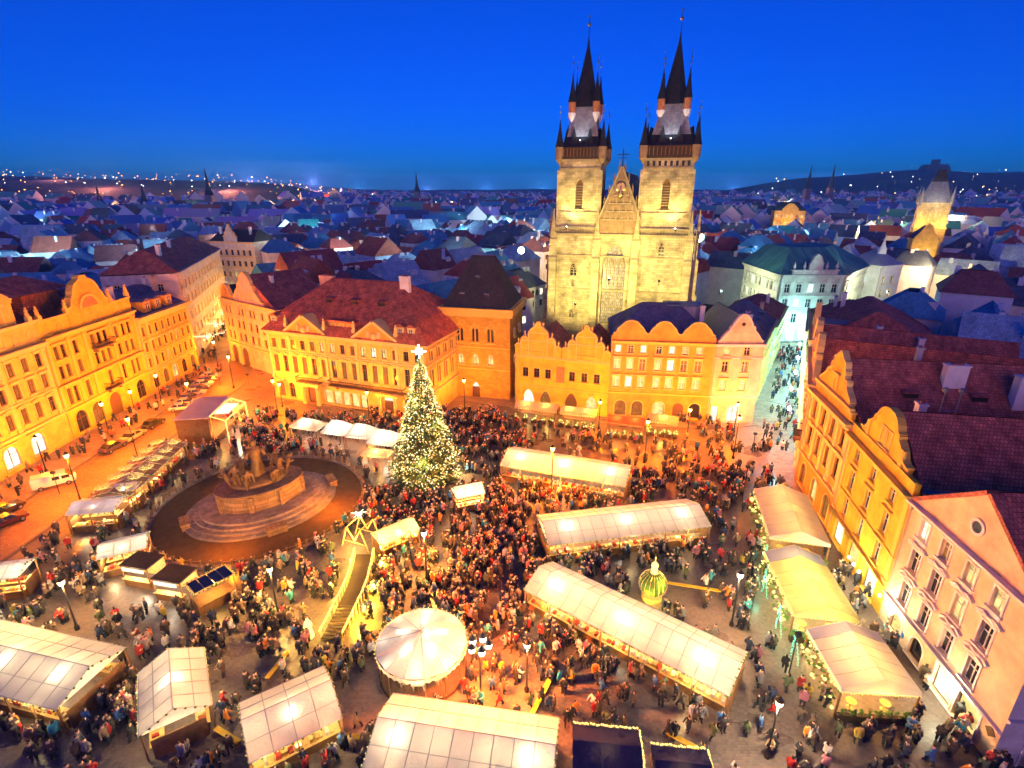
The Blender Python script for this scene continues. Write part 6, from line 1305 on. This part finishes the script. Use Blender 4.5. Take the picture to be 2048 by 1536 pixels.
wr.build('wire_sphere', M['gold'], o); MB().ball((0,0,1.95), 1.36, 0, 16).build('fir_ball', M['leafgreen'], o); bb.build('bulbs', M['bulb'], o)['kind'] = 'stuff'; MB().lathe([(.3,3.4),(.35,3.8),(.3,3.85)], (0,0), 10).bar((0,0,3.8),(0,0,5.4),.05).ball((0,0,4.3),.4).build('cap', M['bulb'], o); light(o, (1.2,-1.6,3.2), 130, (1,.75,.1), .4); light(o, (-1.2,-1.8,1.0), 130, (1,.75,.1), .4)
# timber beams and benches
for lab, a, b in (('long yellow timber bench right of the lamp cluster', (1.1,31.7), (4.1,37.6)), ('short yellow bench between the two stalls at the bottom', (-14.2,31.0), (-12.0,30.8)), ('short yellow bench beside the cross ridge stall', (-24.3,31.6), (-21.8,30.4)), ('yellow bench near the end of the far stall row', (28.4,65.9), (30.2,64.3)), ('long slim yellow rail bench leading from the golden bauble', (17.4,48.8), (22.9,47.5)), ('slanting yellow bench left of the walkway end', (-22.1,36.3), (-21.4,39.4)), ('orange bench behind the smaller navy tent', (12.6,31.2), (15.4,29.4))):
    rz = math.atan2(b[1]-a[1], b[0]-a[0]); L_ = math.hypot(b[0]-a[0], b[1]-a[1]); o = thing('bench', lab, 'bench', (a[0], a[1], 0), rz, 'yellow timber benches')
    MB().box(0,L_,-.22,.22,.42,.48).build('seat', M['yellowpaint'] if 'yellowpaint' in M else M['woodlight'], o)
    for x in spread(.25, L_-.25, max(2, int(L_/1.6)+1)): MB().box(x-.05,x+.05,-.2,.2,0,.42).build('leg', M['wood'], o)

# ------------------------------------------------------------------ vehicles
def vehicle(name, label, x, y, rz, col, van=False, group='cars parked along the road'):
    o = thing(name, label, 'van' if van else 'car', (x, y, .004), rz, group)
    if van: lo = [(-2.6,.45),(2.45,.45),(2.62,.6),(2.6,.95),(2.3,1.15),(1.5,1.95),(1.2,2.02),(-2.5,2.02),(-2.62,1.8)]; hw = .98
    else: lo = [(-2.15,.4),(2.05,.4),(2.2,.55),(2.15,.75),(1.2,.95),(-1.75,.98),(-2.15,.9),(-2.2,.6)]; hw = .88
    b = MB(); n = len(lo); vs = []
    for y_, sx in ((-hw,.96),(-hw+.08,1),(hw-.08,1),(hw,.96)):
        vs += [(px*sx, y_, .3+(pz-.3)*(.985 if sx < 1 else 1)) for px, pz in lo]
    fs = [tuple(range(n)), tuple(range(4*n-1, 3*n-1, -1))] + [(k*n+i, (k+1)*n+i, (k+1)*n+(i+1) % n, k*n+(i+1) % n) for k in range(3) for i in range(n)]
    b.add(vs, fs).build('body', M['car'], o).color = (*col, 1)
    if not van:
        cp = [(-1.7,.96),(1.1,.93),(.35,1.42),(-1.15,1.45)]; tw = hw-.2
        g_ = MB().add([(px, s_*(hw-.06 if pz < 1.1 else tw), pz) for s_ in (-1, 1) for px, pz in cp], [(0,1,2,3),(7,6,5,4),(0,4,5,1),(1,5,6,2),(2,6,7,3),(3,7,4,0)]).build('cabin_glass', M['carglass'], o)
        r_ = MB().box(-1.12,.33,-tw-.01,tw+.01,1.42,1.47).build('roof', M['car'], o); r_.color = (*col, 1)
        for px in (-.45,): 
            for s_ in (-1, 1): p_ = MB().box(px-.05,px+.05,s_*(hw-.1)-.06,s_*(hw-.1)+.02,.95,1.42).build('pillar', M['car'], o); p_.color = (*col, 1)
    else:
        MB().add([(2.31,-.86,1.16),(2.31,.86,1.16),(1.53,.8,1.95),(1.53,-.8,1.95)], [(0,1,2,3)]).build('windscreen', M['carglass'], o, (.02,0,.02))
        for s_ in (-1, 1):
            MB().box(1.0,1.95,s_*hw-.005,s_*hw+.01,1.2,1.7).build('side_window', M['carglass'], o); MB().box(-.1,.75,s_*hw-.005,s_*hw+.01,1.2,1.75).build('side_window', M['carglass'], o)
    for wx in ((-1.35, 1.35) if not van else (-1.6, 1.65)):
        for s_ in (-1, 1):
            w = MB().lathe([(.2,-.1),(.33,-.1),(.34,-.06),(.34,.06),(.33,.1),(.2,.1)], (0,0), 14).build('wheel', M['tyre'], o, (wx, s_*(hw-.06), .34)); w.rotation_euler = (R(90),0,0); rm = MB().lathe([(.21,-.105),(.21,.105)], (0,0), 10).build('rim', M['steel'], w)
    fx = 2.6 if van else 2.17
    for s_ in (-1, 1): MB().box(fx-.06,fx+.02,s_*.62-.16,s_*.62+.16,.62,.78).build('headlight', M['steel'], o); MB().box(-fx-.02,-fx+.04,s_*.65-.14,s_*.65+.14,.65,.82).build('tail_light', M['red_fab'], o)
    return o
vehicle('delivery_van', 'white delivery van standing on the road before the corner palace', -68.6, 70.5, R(38), (.75,.72,.68), True)
vehicle('parked_car', 'dark red car at the left picture edge nearest on the road', -67.0, 60.6, R(60), (.10,.02,.02)); vehicle('parked_car', 'dark car just behind the red one at the left picture edge', -69.6, 63.2, R(70), (.04,.025,.03))
vehicle('parked_car', 'dark violet car parked behind the van', -68.0, 82.2, R(80), (.07,.05,.10)); vehicle('parked_car', 'light orange lit car in front of the violet one', -67.4, 86.6, R(84), (.55,.42,.28)); vehicle('parked_car', 'black car by the palace portal', -67.2, 91.8, R(84), (.03,.03,.03))
CC = [(.62,.55,.48), (.60,.50,.40), (.14,.09,.08), (.5,.42,.35), (.09,.05,.04), (.55,.5,.45), (.3,.12,.08), (.5,.45,.4)]
for i in range(8): vehicle('parked_car', f'parked car {("first","second","third","fourth","fifth","sixth","seventh","last")[i]} in the slanted row before the deep cornice block', -66.4-i*.62, 99.6+i*2.75, R(18), CC[i])
# ------------------------------------------------------------------ people
def person_mesh(pose, sub=1):
    """one continuous skinned body in a winter coat; faces get their material from where they lie"""
    j = {'pelvis':(0,0,.92),'belly':(0,.01,1.12),'chest':(0,0,1.34),'neck':(0,-.01,1.50),'head':(0,-.02,1.60),'crown':(0,-.01,1.74)}
    rad = {'pelvis':.19,'belly':.185,'chest':.19,'neck':.075,'head':.105,'crown':.085}
    st, arm = {'stand':(.03,'down'),'walk':(.22,'swing'),'cup':(.03,'cup'),'walk2':(-.20,'swing'),'reach':(.05,'reach')}[pose]
    for s, sg in (('L',-1),('R',1)):
        f = st*sg; j['hip'+s] = (sg*.10,0,.88); j['knee'+s] = (sg*.115,-f*.75-.03,.50); j['ankle'+s] = (sg*.12,-f*1.0+(.10 if f < -.1 else 0),.09+(.05 if f < -.1 else 0)); j['toe'+s] = (sg*.13,-f-.17+(.08 if f < -.1 else 0),.05)
        rad.update({'hip'+s:.125,'knee'+s:.085,'ankle'+s:.065,'toe'+s:.05})
        j['sh'+s] = (sg*.19,0,1.40); rad['sh'+s] = .09
        if arm == 'down': e, w = (sg*.26,.03,1.13), (sg*.25,-.06,.90)
        elif arm == 'swing': e, w = (sg*.26,f*.6+.03,1.14), (sg*.25,f*.9-.10,.93)
        elif arm == 'cup': e, w = (sg*.26,-.02,1.14), (sg*.10,-.26,1.22)
        else: e, w = (sg*.27,-.12,1.18), (sg*.2,-.36,1.30 if sg > 0 else 1.05)
        j['el'+s], j['wr'+s] = e, w; d = Vector(w)-Vector(e); j['ha'+s] = tuple(Vector(w)+d.normalized()*.11); rad.update({'el'+s:.075,'wr'+s:.06,'ha'+s:.045})
    names = list(j); ix = {n: i for i, n in enumerate(names)}
    E = [('pelvis','belly'),('belly','chest'),('chest','neck'),('neck','head'),('head','crown')]
    for s in 'LR': E += [('pelvis','hip'+s),('hip'+s,'knee'+s),('knee'+s,'ankle'+s),('ankle'+s,'toe'+s),('chest','sh'+s),('sh'+s,'el'+s),('el'+s,'wr'+s),('wr'+s,'ha'+s)]
    me = bpy.data.meshes.new('body'); me.from_pydata([j[n] for n in names], [(ix[a], ix[b]) for a, b in E], [])
    ob = bpy.data.objects.new('body', me); C.objects.link(ob); ob.modifiers.new('skin', 'SKIN'); 
    if not me.skin_vertices: 
        bm = bmesh.new(); bm.from_mesh(me); bm.verts.layers.skin.verify(); bm.to_mesh(me); bm.free()
    for n in names: sv = me.skin_vertices[0].data[ix[n]]; sv.radius = (rad[n], rad[n]*(.8 if n in ('chest','belly','pelvis') else 1)); sv.use_root = n == 'pelvis'
    if sub: m_ = ob.modifiers.new('sub', 'SUBSURF'); m_.levels = sub; m_.render_levels = sub
    dg = bpy.context.evaluated_depsgraph_get(); out = bpy.data.meshes.new_from_object(ob.evaluated_get(dg)); bpy.data.objects.remove(ob); out.name = 'body'
    for v in out.vertices:                               # the coat flares towards its hem
        if .62 < v.co.z < .95 and abs(v.co.x) < .24: k = 1 + .38*(.95-v.co.z)/.33; v.co.x *= k; v.co.y *= k
    out.materials.clear()
    for m_ in ('coat', 'trouser', 'skin', 'hair'): out.materials.append(M[m_])
    for p in out.polygons:
        c = p.center; p.use_smooth = True
        if c.z > 1.50: p.material_index = 3 if (c.z > 1.68 or c.y > .0) else 2
        elif c.z < .64: p.material_index = 1
        elif min((c-Vector(j['haL'])).length, (c-Vector(j['haR'])).length) < .075: p.material_index = 2
        else: p.material_index = 0
    uvmap(out) if not out.uv_layers else None
    return out
POSES = ['stand', 'walk', 'cup', 'walk2', 'reach']
BODY = [person_mesh(p) for p in POSES]
LOW = [person_mesh(p, 0) for p in POSES]
def bronze_copy(me):
    c = me.copy(); c.materials.clear(); c.materials.append(M['bronze']); c.polygons.foreach_set('material_index', [0]*len(c.polygons)); return c
BR = [bronze_copy(m_) for m_ in BODY]
for i, (x, y, z, sc, rz, tilt, k) in enumerate(((-2.6,-.5,4.0,2.0,-.5,.15,4), (-3.4,.5,3.85,1.8,-1.4,.3,2), (-1.7,-1.5,3.85,1.8,.2,.25,3), (-2.0,1.3,3.9,1.9,2.6,.2,1), (2.4,-.9,4.0,1.9,.7,.2,4), (3.4,.1,3.85,1.7,1.5,.35,2), (1.6,-1.7,3.8,1.6,.2,.4,0), (2.2,1.2,3.9,1.8,2.2,.2,3))):
    f_ = put('bronze_figure', BR[k], monument, (x, y, z)); f_.rotation_euler = (tilt, 0, rz); f_.scale = (sc*1.25, sc*1.25, sc)
def blocked(x, y, pad=.35):
    for (cx, cy, hw, hd, rz) in OBST:
        dx, dy = x-cx, y-cy; c_, s_ = math.cos(-rz), math.sin(-rz); a, b = dx*c_-dy*s_, dx*s_+dy*c_
        if hw == hd and hw > 3.9:
            if dx*dx+dy*dy < (hw+pad)**2: return True
        elif abs(a) < hw+pad and abs(b) < hd+pad: return True
    return False
COATS = [((.025,.025,.03),'black'), ((.05,.045,.05),'charcoal'), ((.10,.07,.05),'dark brown'), ((.03,.045,.10),'navy'), ((.42,.03,.03),'red'), ((.55,.53,.50),'white'), ((.26,.18,.11),'tan'), ((.05,.14,.36),'blue'), ((.05,.33,.40),'teal'), ((.62,.22,.03),'orange'), ((.55,.42,.06),'yellow'), ((.42,.16,.20),'pink'), ((.10,.13,.06),'olive'), ((.22,.21,.22),'grey')]
CW = [9, 9, 9, 5, 5, 2.5, 5, 1.6, .9, 1.6, .7, 2.4, 3, 4]
def density(x, y):
    if x < -60 or x > 41 or y < 24 or y > 98: return 0
    d = .34
    if -22 < x < 8 and 36 < y < 68: d = 1.0                       # heart of the crowd
    if -8 < x < 10 and 42 < y < 56: d = 1.25
    if -20 < x < 2 and 80 < y < 98: d = .75                       # before the tower house
    if -34 < x < -18 and 34 < y < 52: d = .5
    if x > 20: d = .34
    if x > 32 and y > 66: d = .5
    if -60 < x < -48: d = .3
    if -48 < x < -20 and 78 < y < 96: d = .55
    if y > 76 and x > 3: d = .2
    if y < 36: d = .42
    if -52 < x < -44 and 56 < y < 78: d = .2
    return d
rp = random.Random(21); people = []
while len(people) < 2900:
    x, y = rp.uniform(-60, 41), rp.uniform(25, 98)
    if rp.random() < density(x, y)/1.25 and not blocked(x, y, .15):
        for _ in range(rp.choice((1, 1, 2, 3))):
            px, py = x+rp.uniform(-.7,.7), y+rp.uniform(-.7,.7)
            if not blocked(px, py, .1): people.append((px, py))
def queue(cx, cy, L_, rz, off, n):
    for i in range(n):
        a = rp.uniform(-L_/2, L_/2); b = off + rp.uniform(-.5,.5); people.append((cx+a*math.cos(rz)-b*math.sin(rz), cy+a*math.sin(rz)+b*math.cos(rz)))
for (cx, cy, hw, hd, rz) in list(OBST)[:7]:
    queue(cx, cy, hw*2, rz, -(hd+.9), int(hw*2.0))
for i in range(130):                                            # strollers in the side street
    t = rp.random(); u = rp.uniform(-3.2, 3.2); people.append((44.5+33*t+u*.85, 80+62*t-u*.5))
for i in range(60):                                             # pavement and road on the left
    people.append((rp.uniform(-76, -70.5), rp.uniform(60, 125)))
for i in range(70): t = rp.random(); people.append((-76-36*t+rp.uniform(-3,3), 122+95*t))
people.sort(key=lambda p: p[0]**2+p[1]**2)
ANCH = [((-8.2,37.7),'beside the round carousel tent'), ((11,41),'along the longest diagonal stall'), ((-3.5,28.7),'near the bottom white stall row'), ((-17.8,31.3),'by the short tilted stall'), ((-28,33.3),'by the stall with ridge towards viewer'), ((-43,36),'near the stall row at the left edge'), ((-17.8,47),'next to the light walkway'), ((15.2,46.9),'around the golden bauble'), ((7.5,28),'by the navy tents'), ((30.6,35.9),'beside the blue striped marquee'), ((31,45.6),'beside the yellow marquee'), ((-19,56.6),'by the golden triangular frames'), ((-9.7,49.8),'in the crowd around the bright lamp'), ((13.8,57.3),'near the white stall behind the bauble'), ((1.3,35.4),'under the slim lamp'), ((-2.7,34.4),'under the lamp cluster'), ((-36,48),'by the dark booths'), ((22.4,43),'under the lamp near the marquees'), ((20,33),'in the open at the lower right'), ((33,29),'before the salmon house arcade'), ((-24,43),'in the open left of the walkway'), ((-50,45),'near the blue stall on the left')]
for i, (x, y) in enumerate(people[:300]):
    k = rp.randrange(5); (cc, cn) = rp.choices(COATS, CW)[0]; o = put('person', BODY[k], None, (x, y, 0), rp.uniform(0, 6.28)); s_ = rp.uniform(1.0, 1.14); o.scale = (s_*1.08, s_*1.08, s_); o.color = (*cc, 1)
    a = min(ANCH, key=lambda q: (q[0][0]-x)**2+(q[0][1]-y)**2)[1]
    tag(o, f'person in {cn} coat {("standing","walking","holding hands up","striding","reaching out")[k]} {a}', 'person', 'people at the market')
# everyone farther off: one crowd
m, nt, b = _new('crowd_clothes'); at_ = nt.nodes.new('ShaderNodeAttribute'); at_.attribute_name = 'tone'; nt.links.new(at_.outputs['Color'], b.inputs['Base Color']); b.inputs['Roughness'].default_value = .85
VV, FF, CC_ = [], [], []; base = 0
tmpl = []
for me in LOW:
    me.calc_loop_triangles(); tmpl.append((np.array([v.co[:] for v in me.vertices]), np.array([t.vertices[:] for t in me.loop_triangles]), np.array([me.polygons[t.polygon_index].material_index for t in me.loop_triangles])))
for (x, y) in people[300:]:
    v, f, mi = tmpl[rp.randrange(5)]; a = rp.uniform(0, 6.28); c_, s_ = math.cos(a), math.sin(a); sc = rp.uniform(1.0, 1.14)
    VV.append(np.stack([(v[:,0]*c_-v[:,1]*s_)*sc*1.08+x, (v[:,0]*s_+v[:,1]*c_)*sc*1.08+y, v[:,2]*sc], 1)); FF.append(f+base); base += len(v)
    cc = rp.choices(COATS, CW)[0][0]; pal = np.array([(*cc,1),(.03,.032,.045,1),(.55,.33,.24,1),(.04,.03,.022,1)]); CC_.append(pal[mi])
VV, FF, CC_ = np.concatenate(VV), np.concatenate(FF), np.concatenate(CC_)
me = bpy.data.meshes.new('crowd'); me.vertices.add(len(VV)); me.vertices.foreach_set('co', VV.astype('f').ravel()); me.loops.add(len(FF)*3); me.loops.foreach_set('vertex_index', FF.astype('i').ravel())
me.polygons.add(len(FF)); me.polygons.foreach_set('loop_start', np.arange(0, len(FF)*3, 3, dtype='i')); me.update(calc_edges=True)
ca = me.attributes.new('tone', 'FLOAT_COLOR', 'FACE'); ca.data.foreach_set('color', CC_.astype('f').ravel()); me.materials.append(m)
tag(put('crowd', me), 'dense crowd of visitors filling the market square and side streets', 'crowd', kind='stuff')
# ------------------------------------------------------------------ evening haze over the whole town
HAZE = 1
if HAZE:
    hz = MB().box(-6000, 6000, -300, 6200, -1.5, 140).build('haze', []); hz['kind'] = 'stuff'; hz['label'] = 'thin blue evening haze over the town'; hz['category'] = 'haze'
    m = bpy.data.materials.new('evening_haze'); m.use_nodes = True; nt = m.node_tree; nt.nodes.clear(); vo = nt.nodes.new('ShaderNodeVolumePrincipled'); out = nt.nodes.new('ShaderNodeOutputMaterial')
    vo.inputs['Density'].default_value = .0002; vo.inputs['Color'].default_value = (.12, .52, 1, 1); vo.inputs['Anisotropy'].default_value = 0; nt.links.new(vo.outputs[0], out.inputs['Volume'])
    hz.data.materials.append(m)
bpy.context.view_layer.update()
